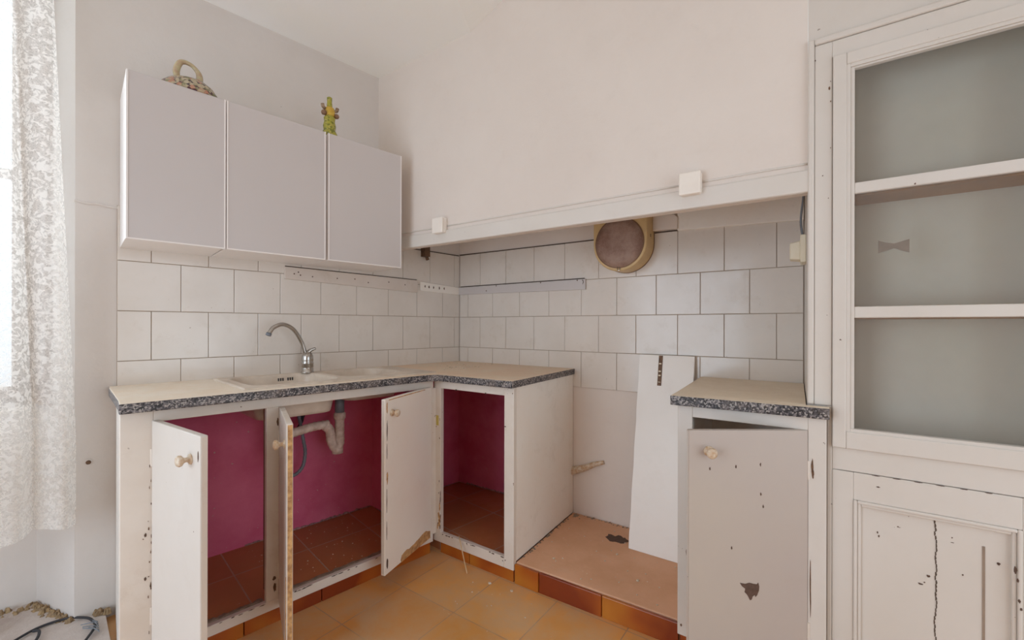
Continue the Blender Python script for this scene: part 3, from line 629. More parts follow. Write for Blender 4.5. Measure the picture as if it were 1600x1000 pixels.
star = [(-0.030, 0.030), (-0.014, 0.027), (-0.002, 0.031), (0.010, 0.028), (0.020, 0.027), (0.024, 0.032), (0.027, 0.020), (0.026, 0.008), (0.021, -0.006), (0.016, -0.012), (0.014, -0.006), (0.008, -0.010), (0.005, -0.020), (0.000, -0.022), (-0.006, -0.010), (-0.010, -0.004), (-0.016, 0.002), (-0.014, 0.012), (-0.024, 0.020)]
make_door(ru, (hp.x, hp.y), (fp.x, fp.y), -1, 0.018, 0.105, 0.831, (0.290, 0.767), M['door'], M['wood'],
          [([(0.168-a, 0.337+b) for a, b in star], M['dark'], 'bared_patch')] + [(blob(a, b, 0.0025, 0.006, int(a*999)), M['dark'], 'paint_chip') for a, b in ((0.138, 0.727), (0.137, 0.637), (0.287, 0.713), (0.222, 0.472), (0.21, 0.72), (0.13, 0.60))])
for i, (a, b, c, d) in enumerate(((2.000, 0.72, 0.004, 0.03), (2.002, 0.70, 0.003, 0.02), (1.996, 0.35, 0.002, 0.11), (1.640, 0.36, 0.003, 0.013), (1.622, 0.10, 0.004, 0.006), (1.648, 0.24, 0.002, 0.003))):
    bm = B(); flake(bm, blob(a, b, c, d, 50+i), lambda p: S((p[0], NF+p[2], p[1]))); link('paint_chip', bm, M['rust'], ru)

# ------------------------------------------------------------------ platform and plinth
bm = B(); prism(bm, [(0.907, 0.622), (1.611, 0.60), (1.571, 0.002), (0.869, 0.002)], 0.0, 0.089, S)
struct('trim_7', bm, M['platform'], bevel=0.004)
bm = B(); box(bm, (0.43, 0.600, 0), (0.905, 0.6165, 0.056), S); box(bm, (xs+0.03, YF+0.023, 0), (-0.60, YF+0.03, 0.054)); struct('trim_8', bm, M['grout'])
bm = B(); g = 0.0015
L = [xs+0.01, -1.60, -1.43, -1.145, -0.845, -0.60]
for a, b in zip(L[:-1], L[1:]): box(bm, (a+g, YF+0.004, 0.0), (b-g, YF+0.024, 0.0545))
for a, b in zip([0.448, 0.64, 0.90], [0.64, 0.90, 0.903]): 
    if b-a > 0.02: box(bm, (a+g, 0.616, 0.0), (b-g, 0.632, 0.0545), S)
for a, b, n0, n1 in ((0.907, 1.032, 0.6225, 0.6225), (1.032, 1.317, 0.619, 0.612), (1.317, 1.607, 0.611, 0.603)):
    hexa(bm, [S((a+g, n0+0.001, 0)), S((b-g, n1+0.001, 0)), S((b-g, n1+0.014, 0)), S((a+g, n0+0.014, 0))], [S((a+g, n0+0.001, 0.085)), S((b-g, n1+0.001, 0.085)), S((b-g, n1+0.014, 0.085)), S((a+g, n0+0.014, 0.085))])
for a, b in ((1.611, 1.86), (1.86, 2.03)): box(bm, (a+g, 0.602, 0.0), (b-g, 0.618, 0.063), S)
struct('trim_9', bm, M['plinth'], bevel=0.002)

# ------------------------------------------------------------------ plumbing
pl = thing('sink_drain', 'dirty white plastic drain pipe and trap under the sink bowls', 'drain pipe', (-0.99, -0.235, 0.76))
bm = B(); tube(bm, [(-0.945, -0.235, 0.80), (-0.945, -0.235, 0.715)], 0.022, 18, 1); link('tailpiece', bm, M['greypipe'], pl, smooth=True, label='dark grey tailpiece')
bm = B(); lathe(bm, [(0.024, 0), (0.028, 0.006), (0.028, 0.028), (0.022, 0.034)], (-0.945, -0.235, 0.686), seg=18); link('nut', bm, M['pvc'], pl, smooth=True)
bm = B(); tube(bm, [(-0.945, -0.235, 0.69), (-0.945, -0.235, 0.62), (-0.945, -0.235, 0.57), (-0.963, -0.235, 0.545), (-0.985, -0.235, 0.585), (-0.995, -0.235, 0.64), (-1.02, -0.235, 0.668)], 0.022, 16, 8, 0.04); link('trap', bm, M['pvc'], pl, smooth=True)
bm = B(); lathe(bm, [(0.026, 0), (0.026, 0.025), (0.020, 0.03)], (-0.955, -0.235, 0.522), seg=18); link('trap_cap', bm, M['pvc'], pl, smooth=True)
bm = B(); tube(bm, [(-1.00, -0.235, 0.670), (-1.08, -0.235, 0.668), (-1.165, -0.235, 0.655), (-1.20, -0.235, 0.650)], 0.020, 16, 12, 0.06); link('cross_pipe', bm, M['pvc'], pl, smooth=True)
bm = B(); tube(bm, [(-1.205, -0.235, 0.765), (-1.205, -0.235, 0.70), (-1.205, -0.24, 0.56), (-1.19, -0.24, 0.52), (-1.17, -0.15, 0.50), (-1.17, -0.03, 0.50)], 0.020, 16, 8); link('down_pipe', bm, M['pvc'], pl, smooth=True)
for pts, lab in (([(-1.065, -0.055, 0.868), (-1.078, -0.065, 0.76), (-1.082, -0.09, 0.70), (-1.075, -0.12, 0.60), (-1.06, -0.11, 0.52), (-1.075, -0.11, 0.45), (-1.12, -0.10, 0.42), (-1.16, -0.08, 0.47), (-1.17, -0.035, 0.52)], 'grey braided hose looping low under the left bowl'),
             ([(-1.025, -0.055, 0.868), (-1.04, -0.06, 0.74), (-1.09, -0.09, 0.63), (-1.14, -0.06, 0.60), (-1.15, -0.035, 0.60)], 'short black hose going straight back to the wall under the left bowl')):
    bm = B(); tube(bm, pts, 0.0085, 10, 12, 0.14); top('supply_hose', bm, M['greypipe'] if 'grey' in lab else M['black'], lab, 'hose', smooth=True)
bm = B(); tube(bm, [(-0.72, -0.20, 0.1225), (-0.69, -0.10, 0.125), (-0.685, -0.034, 0.15), (-0.685, -0.032, 0.20)], 0.010, 10, 6)
bm2 = B(); bm.free()

# ------------------------------------------------------------------ wall cabinets
def wall_cab(x0, x1, xb0, xb1, label, doorx, side=True):
    t_ = thing('wall_cabinet', label, 'wall cabinet', ((x0+x1)/2, -0.14, 1.45), 'three white wall cabinets over the sink')
    del t_['group']
    bm = B(); z0, z1 = 1.449, 2.035
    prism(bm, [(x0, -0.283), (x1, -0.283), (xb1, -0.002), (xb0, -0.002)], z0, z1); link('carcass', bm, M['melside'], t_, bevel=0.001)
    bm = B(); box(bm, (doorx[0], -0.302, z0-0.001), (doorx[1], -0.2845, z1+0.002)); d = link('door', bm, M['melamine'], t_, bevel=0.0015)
    for xe in doorx:
        bm = B(); s_ = 1 if xe == doorx[0] else -1
        box(bm, (xe+(-0.0012 if s_ > 0 else 0.0012-0.005), -0.3032, z0-0.0015), (xe+(0.005-0.0012 if s_ > 0 else 0.0012), -0.2845, z1+0.0025)); link('edge_strip', bm, M['melside'], d)
    bm = B(); box(bm, (doorx[0]-0.001, -0.3030, z0-0.003), (doorx[1]+0.001, -0.2845, z0+0.002)); link('edge_strip', bm, M['melside'], d)
    return t_
wall_cab(-1.742, -1.449, -1.734, -1.432, 'leftmost white wall cabinet, nearest the window, holding the tureen lid', (-1.741, -1.4445))
wall_cab(-1.440, -1.040, -1.428, -1.036, 'middle white wall cabinet of the three over the sink', (-1.4385, -1.046))
wall_cab(-1.034, -0.646, -1.033, -0.638, 'rightmost white wall cabinet, against the stove breast, under the green figurine', (-1.031, -0.645))

# ------------------------------------------------------------------ ornaments on the cabinets
lx, ly, lz = -1.553, -0.205, 2.037
t_ = thing('tureen_lid', 'ceramic tureen lid with floral glaze and loop handle on the leftmost wall cabinet', 'lid', (lx, ly, lz))
bm = B(); lathe(bm, [(0.112, 0.0), (0.116, 0.006), (0.110, 0.016), (0.094, 0.040), (0.070, 0.060), (0.040, 0.072), (0.010, 0.076)], (lx, ly, lz), seg=40, sx=0.8); link('dome', bm, M['floral'], t_, smooth=True)
bm = B(); tube(bm, [(lx-0.030, ly+0.0, lz+0.066), (lx-0.033, ly, lz+0.10), (lx-0.018, ly, lz+0.136), (lx+0.012, ly, lz+0.138), (lx+0.034, ly, lz+0.120), (lx+0.042, ly, lz+0.098), (lx+0.040, ly, lz+0.062)], lambda u: 0.0095+0.002*math.sin(u*9), 12, 8); link('handle', bm, M['creamglaze'], t_, smooth=True)
fx, fy, fz = -1.010, -0.262, 2.037
t_ = thing('figurine', 'small green and yellow ceramic figurine on top of the wall cabinets', 'figurine', (fx, fy, fz))
bm = B(); lathe(bm, [(0.034, 0), (0.036, 0.010), (0.030, 0.022), (0.026, 0.030), (0.029, 0.050), (0.024, 0.070), (0.026, 0.088), (0.020, 0.096)], (fx, fy, fz), seg=20); link('skirt', bm, M['figgreen'], t_, smooth=True)
bm = B(); lathe(bm, [(0.018, 0.092), (0.022, 0.105), (0.024, 0.120), (0.021, 0.134), (0.010, 0.142)], (fx, fy, fz), seg=18); link('torso', bm, M['figyellow'], t_, smooth=True)
for s_ in (-1, 1):
    bm = B(); tube(bm, [(fx+s_*0.016, fy, fz+0.124), (fx+s_*0.032, fy-0.004, fz+0.132), (fx+s_*0.036, fy-0.006, fz+0.145)], 0.008, 10, 5); link('arm', bm, M['figpink'], t_, smooth=True)
    bm = B(); lathe(bm, [(0.002, -0.012), (0.010, -0.008), (0.013, 0.0), (0.010, 0.008), (0.002, 0.012)], (fx+s_*0.030, fy-0.008, fz+0.104), seg=12); link('side_ornament', bm, M['brownwood'], t_, smooth=True)
bm = B(); lathe(bm, [(0.010, 0.138), (0.013, 0.146), (0.012, 0.158), (0.011, 0.160), (0.012, 0.184), (0.008, 0.187)], (fx, fy, fz), seg=16); link('head', bm, M['figgreen'], t_, smooth=True)

# ------------------------------------------------------------------ rails
t_ = thing('wall_rail', 'white-painted batten with nail holes on the tiles over the sink', 'rail', (-0.74, -0.01, 1.39))
bm = B(); hexa(bm, [(-1.124, -0.0075, 1.374), (-0.348, -0.0075, 1.348), (-0.348, -0.020, 1.348), (-1.124, -0.020, 1.374)], [(-1.124, -0.0075, 1.434), (-0.348, -0.0075, 1.424), (-0.348, -0.020, 1.424), (-1.124, -0.020, 1.434)]); link('batten', bm, M['rail'], t_, bevel=0.002)
for x, dz in ((-1.08, 0.0), (-1.06, 0.01), (-1.05, -0.004), (-0.99, -0.006), (-0.86, -0.002), (-0.76, 0.004), (-0.68, -0.008), (-0.55, 0.006), (-0.44, 0.0)):
    bm = B(); lathe(bm, [(0.0035, 0), (0.0035, 0.001)], (x, -0.0199, 1.402+dz-0.018*(x+1.1)), Vector((0, -1, 0)), 8); link('nail_hole', bm, M['dark'], t_)
bm = B(); tube(bm, [(-1.12, -0.009, 1.437), (-0.35, -0.009, 1.427)], 0.0025, 6, 1); link('dirt_line', bm, M['crack'], t_)
t_ = thing('wall_rail', 'short pitted plaster strip on the tiles in the corner', 'rail', (-0.18, -0.01, 1.39))
bm = B(); hexa(bm, [(-0.325, -0.0075, 1.362), (-0.012, -0.0075, 1.352), (-0.012, -0.014, 1.352), (-0.325, -0.014, 1.362)], [(-0.325, -0.0075, 1.418), (-0.012, -0.0075, 1.400), (-0.012, -0.014, 1.400), (-0.325, -0.014, 1.418)]); link('strip', bm, M['niche'], t_, bevel=0.002)
for i, x in enumerate((-0.29, -0.26, -0.225, -0.18, -0.14)):
    bm = B(); flake(bm, blob(x, 1.39-0.03*(x+0.3), 0.005, 0.011, 70+i), lambda p: Vector((p[0], -0.0139-p[2], p[1]))); link('pit', bm, M['dark'], t_)
t_ = thing('wall_rail', 'painted metal strip with screws on the tiled stove niche wall', 'rail', S((0.48, 0.01, 1.38)))
bm = B(); hexa(bm, [S(p) for p in [(0.012, 0.0085, 1.352), (0.949, 0.0085, 1.345), (0.949, 0.020, 1.345), (0.012, 0.020, 1.352)]], [S(p) for p in [(0.012, 0.0085, 1.400), (0.949, 0.0085, 1.404), (0.949, 0.020, 1.404), (0.012, 0.020, 1.400)]]); link('strip', bm, M['melamine'], t_, bevel=0.002)
for s_, z in ((0.25, 1.368), (0.33, 1.396), (0.66, 1.398), (0.90, 1.398)):
    bm = B(); lathe(bm, [(0.004, 0), (0.003, 0.002)], S((s_, 0.0198, z)), N, 8); link('screw', bm, M['rust'], t_)
bm = B(); flake(bm, [(0.932, 1.372), (0.94, 1.385), (0.937, 1.398), (0.928, 1.40), (0.936, 1.39)], lambda p: S((p[0], 0.0199+p[2], p[1]))); tube(bm, [S((0.02, 0.010, 1.405)), S((0.35, 0.010, 1.406)), S((0.94, 0.010, 1.408))], 0.0025, 6, 1)
link('rust_line', bm, M['crack'], t_)
# dark bracket under the lintel
bm = B(); box(bm, (-0.318, -0.05, 1.575), (-0.278, -0.0075, 1.64)); tube(bm, [(-0.298, -0.03, 1.60), (-0.292, -0.035, 1.572), (-0.285, -0.035, 1.555)], 0.010, 10, 4)
top('pipe_bracket', bm, M['rust'], 'small dark metal bracket on the tiles under the breast, beside the wall cabinet', 'bracket')

# ------------------------------------------------------------------ extractor fan
sc_, zc_ = 1.184, 1.562
fan = thing('extractor_fan', 'round extractor fan with yellowed plastic body and brown grille', 'extractor fan', S((sc_, 0.01, zc_)))
def ush(r, ztop, n_=26): return [(sc_+r*math.cos(PI+PI*i/n_), zc_+r*math.sin(PI+PI*i/n_)) for i in range(n_+1)]+[(sc_+r, ztop), (sc_-r, ztop)]
bm = B(); extr(bm, ush(0.141, 1.76), 0.0075, 0.118); link('housing', bm, M['fanbody'], fan, bevel=0.006, seg=3)
bm = B(); extr(bm, ush(0.143, 1.762), 0.0073, 0.013); link('back_plate', bm, M['brownwood'], fan)
bm = B(); lathe(bm, [(0.128, 0), (0.128, 0.006), (0.121, 0.008)], S((sc_, 0.1165, zc_)), N, 48); link('grille_ring', bm, M['brownwood'], fan)
bm = B(); lathe(bm, [(0.1235, 0), (0.1225, 0.006), (0.09, 0.010), (0.04, 0.012), (0.005, 0.0125)], S((sc_, 0.120, zc_)), N, 48); link('grille', bm, M['grille'], fan, smooth=True)
bm = B(); tube(bm, [S((sc_-0.006, 0.124, zc_-0.121)), S((sc_-0.006, 0.127, zc_-0.138)), S((sc_+0.006, 0.127, zc_-0.138)), S((sc_+0.006, 0.124, zc_-0.121))], 0.0018, 8, 5); link('catch', bm, M['steel'], fan)
bm = B(); box(bm, (sc_+0.139, 0.06, 1.585), (sc_+0.142, 0.068, 1.60), S); link('slot', bm, M['dark'], fan)
bm = B(); extr(bm, [(1.325, 1.619), (1.445, 1.617), (1.445, 1.675), (1.43, 1.688), (1.325, 1.70)], 0.0002, 0.035); top('duct_cover', bm, M['wall'], 'small plastered box beside the extractor fan, above the tiles', 'duct cover', bevel=0.003)

# ------------------------------------------------------------------ things in the stove niche
bt = thing('hinged_board', 'tall white board leaning on the niche wall with a rusty strip', 'board', S((1.39, 0.15, 0.0895)))
def bf(p):   # p = (u along, v depth, z height): leaning board
    lean = 0.185*(1-(p[2]-0.09)/0.91)+0.012
    return S((p[0]+0.0, lean+p[1], p[2]))
bm = B()
rows_ = 14; r = random.Random(9); ringsF = []; 
left = lambda z: 1.272-0.012*((z-0.09)/0.91)+0.0012*math.sin(z*31)
for k in range(rows_+1):
    z = 0.0905+0.9085*k/rows_
    ringsF.append([bm.verts.new(bf((a, d, z))) for a, d in ((left(z), 0.0), (1.525, 0.0), (1.525, 0.018), (left(z), 0.018))])
for k in range(rows_):
    for i in range(4): bm.faces.new([ringsF[k][i], ringsF[k][(i+1) % 4], ringsF[k+1][(i+1) % 4], ringsF[k+1][i]])
bm.faces.new(ringsF[0][::-1]); bm.faces.new(ringsF[-1])
link('panel', bm, M['board'], bt)
bm = B(); hexa(bm, [bf((1.358, 0.0178, 0.852)), bf((1.377, 0.0178, 0.852)), bf((1.377, 0.0205, 0.852)), bf((1.358, 0.0205, 0.852))], [bf((1.358, 0.0178, 0.997)), bf((1.377, 0.0178, 0.997)), bf((1.377, 0.0205, 0.997)), bf((1.358, 0.0205, 0.997))]); hs = link('hinge_strip', bm, M['rust'], bt, label='rusty metal hinge strip')
for z in (0.868, 0.898, 0.918, 0.955): 
    hz_ = 0.006 if z not in (0.868,) else 0.002
    bm = B(); hexa(bm, [bf((1.361, 0.0204, z)), bf((1.372, 0.0204, z)), bf((1.372, 0.021, z)), bf((1.361, 0.021, z))], [bf((1.361, 0.0204, z+hz_)), bf((1.372, 0.0204, z+hz_)), bf((1.372, 0.021, z+hz_)), bf((1.361, 0.021, z+hz_))]); link('slot', bm, M['cream'], hs)

bm = B(); tube(bm, [S((0.864, 0.008, 0.325)), S((0.93, 0.012, 0.350)), S((1.00, 0.012, 0.385)), S((1.055, 0.004, 0.405))], lambda u: 0.024-0.014*u, 10, 6)
top('wood_stub', bm, M['knob'], 'broken stub of yellowish wood on the niche wall beside the corner unit', 'wood stub', smooth=True)
bm = B(); flake(bm, blob(1.19, 0.16, 0.075, 0.045, 61, 26, 0.5), lambda p: S((p[0], p[1], 0.0897+p[2]))); top('soot_stain', bm, M['dark'], 'dark round soot patch on the stove platform beside the leaning board', 'stain')

# socket on the niche's side face
def side(n_, h, z): return S((1.959+0.045*n_-h, n_, z))
t_ = thing('junction_box', 'cream plastic junction box on the side face of the stove niche', 'junction box', side(0.3, 0, 1.42))
bm = B(); hexa(bm, [side(0.25, 0.0, 1.375), side(0.345, 0.0, 1.375), side(0.345, 0.018, 1.375), side(0.25, 0.018, 1.375)], [side(0.25, 0.0, 1.475), side(0.345, 0.0, 1.475), side(0.345, 0.018, 1.475), side(0.25, 0.018, 1.475)]); link('base', bm, M['cream'], t_, bevel=0.003)
bm = B(); hexa(bm, [side(0.262, 0.017, 1.385), side(0.333, 0.017, 1.385), side(0.325, 0.050, 1.39), side(0.27, 0.050, 1.39)], [side(0.262, 0.017, 1.455), side(0.333, 0.017, 1.455), side(0.325, 0.050, 1.45), side(0.27, 0.050, 1.45)]); link('cover', bm, M['cream'], t_, bevel=0.004)
for q_, (n_, c_) in enumerate(((0.285, 'brown'), (0.31, 'grey'))):
    bm = B(); tube(bm, [side(n_, 0.010, 1.472), side(n_+0.01, 0.016, 1.53), side(n_+0.02, 0.010, 1.60), side(n_+0.05, 0.004, 1.66)], 0.0035, 8, 6); link('wire', bm, M['rust' if q_ == 0 else 'greypipe'], t_, smooth=True)

# ------------------------------------------------------------------ glazed cupboard
cb = thing('glazed_cupboard', 'tall white built-in cupboard with glazed upper part and panelled lower door', 'cupboard', S((2.27, 0.6, 0)))
def fram(bm, s0, s1, z0, z1, w_, n0, n1, wb=None, wt=None):
    wb = wb or w_; wt = wt or w_
    box(bm, (s0, n0, z0), (s0+w_, n1, z1), S); box(bm, (s1-w_, n0, z0), (s1, n1, z1), S)
    box(bm, (s0+w_, n0, z0), (s1-w_, n1, z0+wb), S); box(bm, (s0+w_, n0, z1-wt), (s1-w_, n1, z1), S)
SR = 2.60
bm = B()
box(bm, (1.9865, 0.600, 0.906), (2.003, 0.614, 2.019), S); box(bm, (2.003, 0.600, 2.000), (SR, 0.614, 2.019), S); box(bm, (SR-0.016, 0.6, 0.0), (SR, 0.614, 2.0), S)
link('outer_moulding', bm, M['wood'], cb, bevel=0.005, seg=3)
bm = B()
for a, b in (((2.0035, 0.598, 0.906), (2.047, 0.607, 1.999)), ((2.540, 0.598, 0.0), (2.583, 0.607, 1.999)), ((2.047, 0.598, 1.951), (2.540, 0.607, 1.999)), ((2.036, 0.598, 0.0), (2.048, 0.606, 0.905))): box(bm, a, b, S)
link('casing', bm, M['wood'], cb, bevel=0.002)
bm = B(); fram(bm, 2.0485, 2.539, 0.785, 1.9505, 0.033, 0.585, 0.615, 0.05, 0.035); link('sash_frame', bm, M['wood'], cb, bevel=0.003)
bm = B(); fram(bm, 2.081, 2.507, 0.834, 1.916, 0.010, 0.590, 0.611); fram(bm, 2.091, 2.497, 0.837, 1.906, 0.0095, 0.587, 0.606, 0.002, 0.005); link('glazing_bead', bm, M['wood'], cb, bevel=0.003, seg=3)
for z0, z1, tl in ((1.534, 1.566, 0.002), (1.169, 1.202, 0.0)):
    bm = B(); box(bm, (2.100, 0.588, z0), (2.488, 0.604, z1), S); link('glazing_bar', bm, M['wood'], cb, bevel=0.003)
    bm = B(); box(bm, (2.0605, 0.447, z0-0.003), (2.527, 0.575, z1-0.004), S); link('shelf', bm, M['lightwood'], cb, label='bare brown wooden shelf behind the glass')
for z0, z1 in ((0.837, 1.170), (1.201, 1.535), (1.565, 1.903)):
    bm = B(); box(bm, (2.099, 0.5895, z0), (2.489, 0.5925, z1), S); link('pane', bm, M['glass'], cb)
bm = B(); box(bm, (2.0605, 0.430, 0.76), (2.529, 0.446, 1.985), S); link('back_panel', bm, M['cupback'], cb)
bm = B(); box(bm, (2.0605, 0.447, 0.76), (2.529, 0.58, 0.772), S); link('bottom_board', bm, M['wood'], cb)
bm = B(); r = random.Random(12)
for z in (0.8372, 1.5655, 1.2015):
    for k in range(26):
        s_ = 2.105+0.37*r.random()
        flake(bm, [(s_+a, z+b) for a, b in blob(0, 0, 0.006, 0.0022, r.random(), 8)], lambda p: S((p[0], 0.5930+p[2]*2, p[1])))
link('putty_remnants', bm, M['crumb'], cb)
bm = B(); tapep = [(2.155, 1.391), (2.172, 1.384), (2.190, 1.3795), (2.206, 1.384), (2.2225, 1.389), (2.2225, 1.351), (2.206, 1.358), (2.190, 1.366), (2.172, 1.360), (2.155, 1.355)]
flake(bm, [(a-0.0, b) for a, b in tapep], lambda p: S((p[0], 0.5931+p[2]*0.5, p[1]))); link('tape_mark', bm, plain('old_tape', (0.24, 0.20, 0.165), 0.8), cb, label='bow-shaped greyish tape mark on the glass')
bm = B(); box(bm, (2.0485, 0.59, 0.7172), (2.539, 0.603, 0.784), S); link('apron', bm, M['wood'], cb, bevel=0.002)
bm = B(); box(bm, (2.0485, 0.585, 0.03), (2.099, 0.606, 0.716), S); box(bm, (2.434, 0.585, 0.03), (2.539, 0.606, 0.716), S); box(bm, (2.099, 0.585, 0.636), (2.434, 0.606, 0.716), S); box(bm, (2.099, 0.585, 0.03), (2.434, 0.606, 0.11), S)
ld = link('lower_door', bm, M['wood'], cb, bevel=0.002)
bm = B(); fram(bm, 2.099, 2.434, 0.110, 0.636, 0.009, 0.590, 0.610); fram(bm, 2.108, 2.425, 0.119, 0.627, 0.009, 0.586, 0.603); link('panel_moulding', bm, M['wood'], ld, bevel=0.003, seg=3)
bm = B(); box(bm, (2.117, 0.582, 0.128), (2.416, 0.592, 0.618), S); link('panel', bm, M['wood'], ld)
bm = B(); box(bm, (2.366, 0.5915, 0.15), (2.371, 0.5935, 0.572), S); link('panel_joint', bm, plain('brown_joint', (0.33, 0.25, 0.19), 0.7), ld)
fd = lambda p: S((p[0], 0.5921+p[2], p[1]))
bm = B(); r = random.Random(5); x = 2.274
pts = []
for k in range(44):
    z = 0.618-0.011*k; x += r.uniform(-0.0018, 0.0020)
    flake(bm, [(x-0.0011, z), (x+0.0011, z+0.001), (x+0.0015+r.uniform(0, 0.0015), z-0.006), (x+0.0005, z-0.0108), (x-0.0008, z-0.0105)], fd)
link('crack', bm, M['crack'], ld, label='dark ragged crack down the panel')
for i, (a, b, c, d) in enumerate(((2.263, 0.46, 0.005, 0.004), (2.247, 0.433, 0.007, 0.003), (2.155, 0.55, 0.002, 0.004), (2.158, 0.54, 0.002, 0.004), (2.255, 0.44, 0.002, 0.002), (2.395, 0.535, 0.004, 0.005), (2.33, 0.485, 0.002, 0.003), (2.31, 0.565, 0.004, 0.001))):
    bm = B(); flake(bm, blob(a, b, c, d, 80+i), fd); link('paint_chip', bm, M['dark'], ld)
for i, (a, b, c, d) in enumerate(((2.420, 0.535, 0.004, 0.010), (2.424, 0.51, 0.003, 0.006), (2.427, 0.46, 0.003, 0.006), (2.43, 0.44, 0.003, 0.004))):
    bm = B(); flake(bm, blob(a, b, c, d, 90+i), lambda p: S((p[0], 0.6103+p[2], p[1]))); link('paint_chip', bm, M['dark'], ld)
bm = B()
for i in range(6): flake(bm, blob(2.15+i*0.045, 0.716, 0.010, 0.0012, 100+i), lambda p: S((p[0], 0.6061+p[2], p[1])))
flake(bm, blob(2.155, 0.685, 0.005, 0.002, 200), lambda p: S((p[0], 0.6061+p[2], p[1])))
link('paint_chip', bm, M['dark'], ld)
for i, (a, b, c, d) in enumerate(((2.04, 1.86, 0.003, 0.007), (2.043, 1.82, 0.002, 0.003), (2.043, 1.88, 0.0015, 0.002), (2.043, 1.68, 0.0015, 0.002), (2.024, 1.60, 0.002, 0.002), (2.005, 1.955, 0.002, 0.003), (2.038, 1.53, 0.0015, 0.002))):
    bm = B(); flake(bm, blob(a, b, c, d, 120+i), lambda p: S((p[0], 0.6071+p[2], p[1]))); link('paint_chip', bm, M['rust'], cb)

# ------------------------------------------------------------------ loose bits on the floor and worktops
bm = B(); tube(bm, [(-0.640, -0.560, 0.10), (-0.66, -0.66, 0.055), (-0.665, -0.74, 0.006)], 0.0028, 8, 4)
bm.free(); bm = B(); tube(bm, [S((0.585, 0.645, 0.125)), S((0.64, 0.675, 0.055)), S((0.69, 0.705, 0.004))], 0.0026, 8, 4)
top('straw', bm, M['straw'], 'dry straw stalk leaning on the plinth of the corner unit', 'straw', smooth=True)
def crumbs(name, label, pts, fr, mt, z):
    bm = B(); r = random.Random(len(pts)*3+1)
    for (a, b, sz) in pts:
        n_ = 6; h_ = sz*0.5; base = fr((a, b, z))
        ring = [(base+Vector((math.cos(k*2*PI/n_)*sz*r.uniform(.6, 1), math.sin(k*2*PI/n_)*sz*r.uniform(.6, 1), 0))) for k in range(n_)]
        hexa(bm, ring, [p*1.0+(base-p)*0.4+Vector((0, 0, h_*r.uniform(.7, 1.2))) for p in ring])
    return top(name, bm, mt, label, 'debris', kind='stuff')
r = random.Random(21)
crumbs('plaster_crumbs', 'scattered white plaster crumbs on the ochre tiled floor', [(r.uniform(0.75, 1.7), r.uniform(0.68, 1.5), r.choice((.002, .003, .004))) for _ in range(70)]+[(0.82, 0.70, .010), (0.93, 0.69, .009)], S, M['crumb'], 0.0005)
crumbs('plaster_crumbs', 'scattered plaster crumbs on the terracotta stove platform', [(r.uniform(0.92, 1.55), r.uniform(0.05, 0.58), r.choice((.002, .003, .005))) for _ in range(50)]+[(1.25, 0.30, .009), (1.03, 0.5, .008), (1.4, 0.45, .009)], S, M['crumb'], 0.0897)
crumbs('plaster_crumbs', 'white plaster flakes on the dusty worktop in the corner', [(r.gauss(0.30, 0.06), r.gauss(0.33, 0.12), r.choice((.003, .005, .008))) for _ in range(34)], S, M['crumb'], ZT+0.0005)
crumbs('plaster_crumbs', 'pale crumbs on the tiles inside the sink base unit', [(r.uniform(-1.3, -0.75), r.uniform(-0.46, -0.06), r.choice((.002, .003, .004))) for _ in range(60)], lambda p: Vector((p[0], p[1], 0.0895+(p[1]-YF-FT)*0.0676)), M['crumb'], 0)
# crumbly debris along the foot of the bay walls
bm = B(); r = random.Random(33)
for k in range(230):
    t = r.random()
    if t < 0.45: x = -1.975-0.5*r.random(); y = 0.262-abs(r.gauss(0, 0.022)); 
    elif t < 0.85: u = r.random(); x = -1.962+0.10*u; y = 0.255-0.25*u; x -= abs(r.gauss(0, 0.014)); y -= abs(r.gauss(0, 0.012))
    else: x = -1.80+0.035*r.random(); y = -0.004-abs(r.gauss(0, 0.012))
    sz = r.uniform(0.004, 0.016); n_ = 6; base = Vector((x, y, 0.030))
    ring = [base+Vector((math.cos(q_*2*PI/n_)*sz*r.uniform(.6, 1), math.sin(q_*2*PI/n_)*sz*r.uniform(.6, 1), 0)) for q_ in range(n_)]
    hexa(bm, ring, [p+(base-p)*0.5+Vector((0, 0, sz*r.uniform(.6, 1.3))) for p in ring])
top('rubble', bm, M['soil'], 'crumbly brown rubble along the foot of the window bay walls', 'rubble', kind='stuff')
t_ = thing('cable_loop', 'black cable lying in a loop on the cement under the window', 'cable', (-1.9, -0.1, 0.04))
bm = B(); zc = 0.040
tube(bm, [(-2.30, -0.17, zc), (-2.12, -0.10, zc), (-2.02, -0.025, zc), (-1.955, 0.020, zc), (-1.885, 0.020, zc), (-1.835, -0.02, zc), (-1.815, -0.06, zc), (-1.81, -0.12, zc), (-1.84, -0.20, zc)], 0.0045, 8, 8); link('cable', bm, M['black'], t_, smooth=True)
bm = B(); tube(bm, [(-1.965, 0.008, zc), (-1.95, -0.015, zc+0.004), (-1.955, -0.06, zc), (-1.98, -0.12, zc)], 0.0045, 8, 6); link('cable_end', bm, M['black'], t_, smooth=True)
for s_ in range(6):
    bm = B(); r = random.Random(s_)
    tube(bm, [(-1.83+r.uniform(-.02, .02), -0.06-0.01*s_, zc), (-1.815+r.uniform(-.01, .01), -0.08-0.012*s_, zc+0.004), (-1.80, -0.09-0.015*s_, zc)], 0.0018, 6, 4); link('frayed_strand', bm, M['greypipe'], t_)

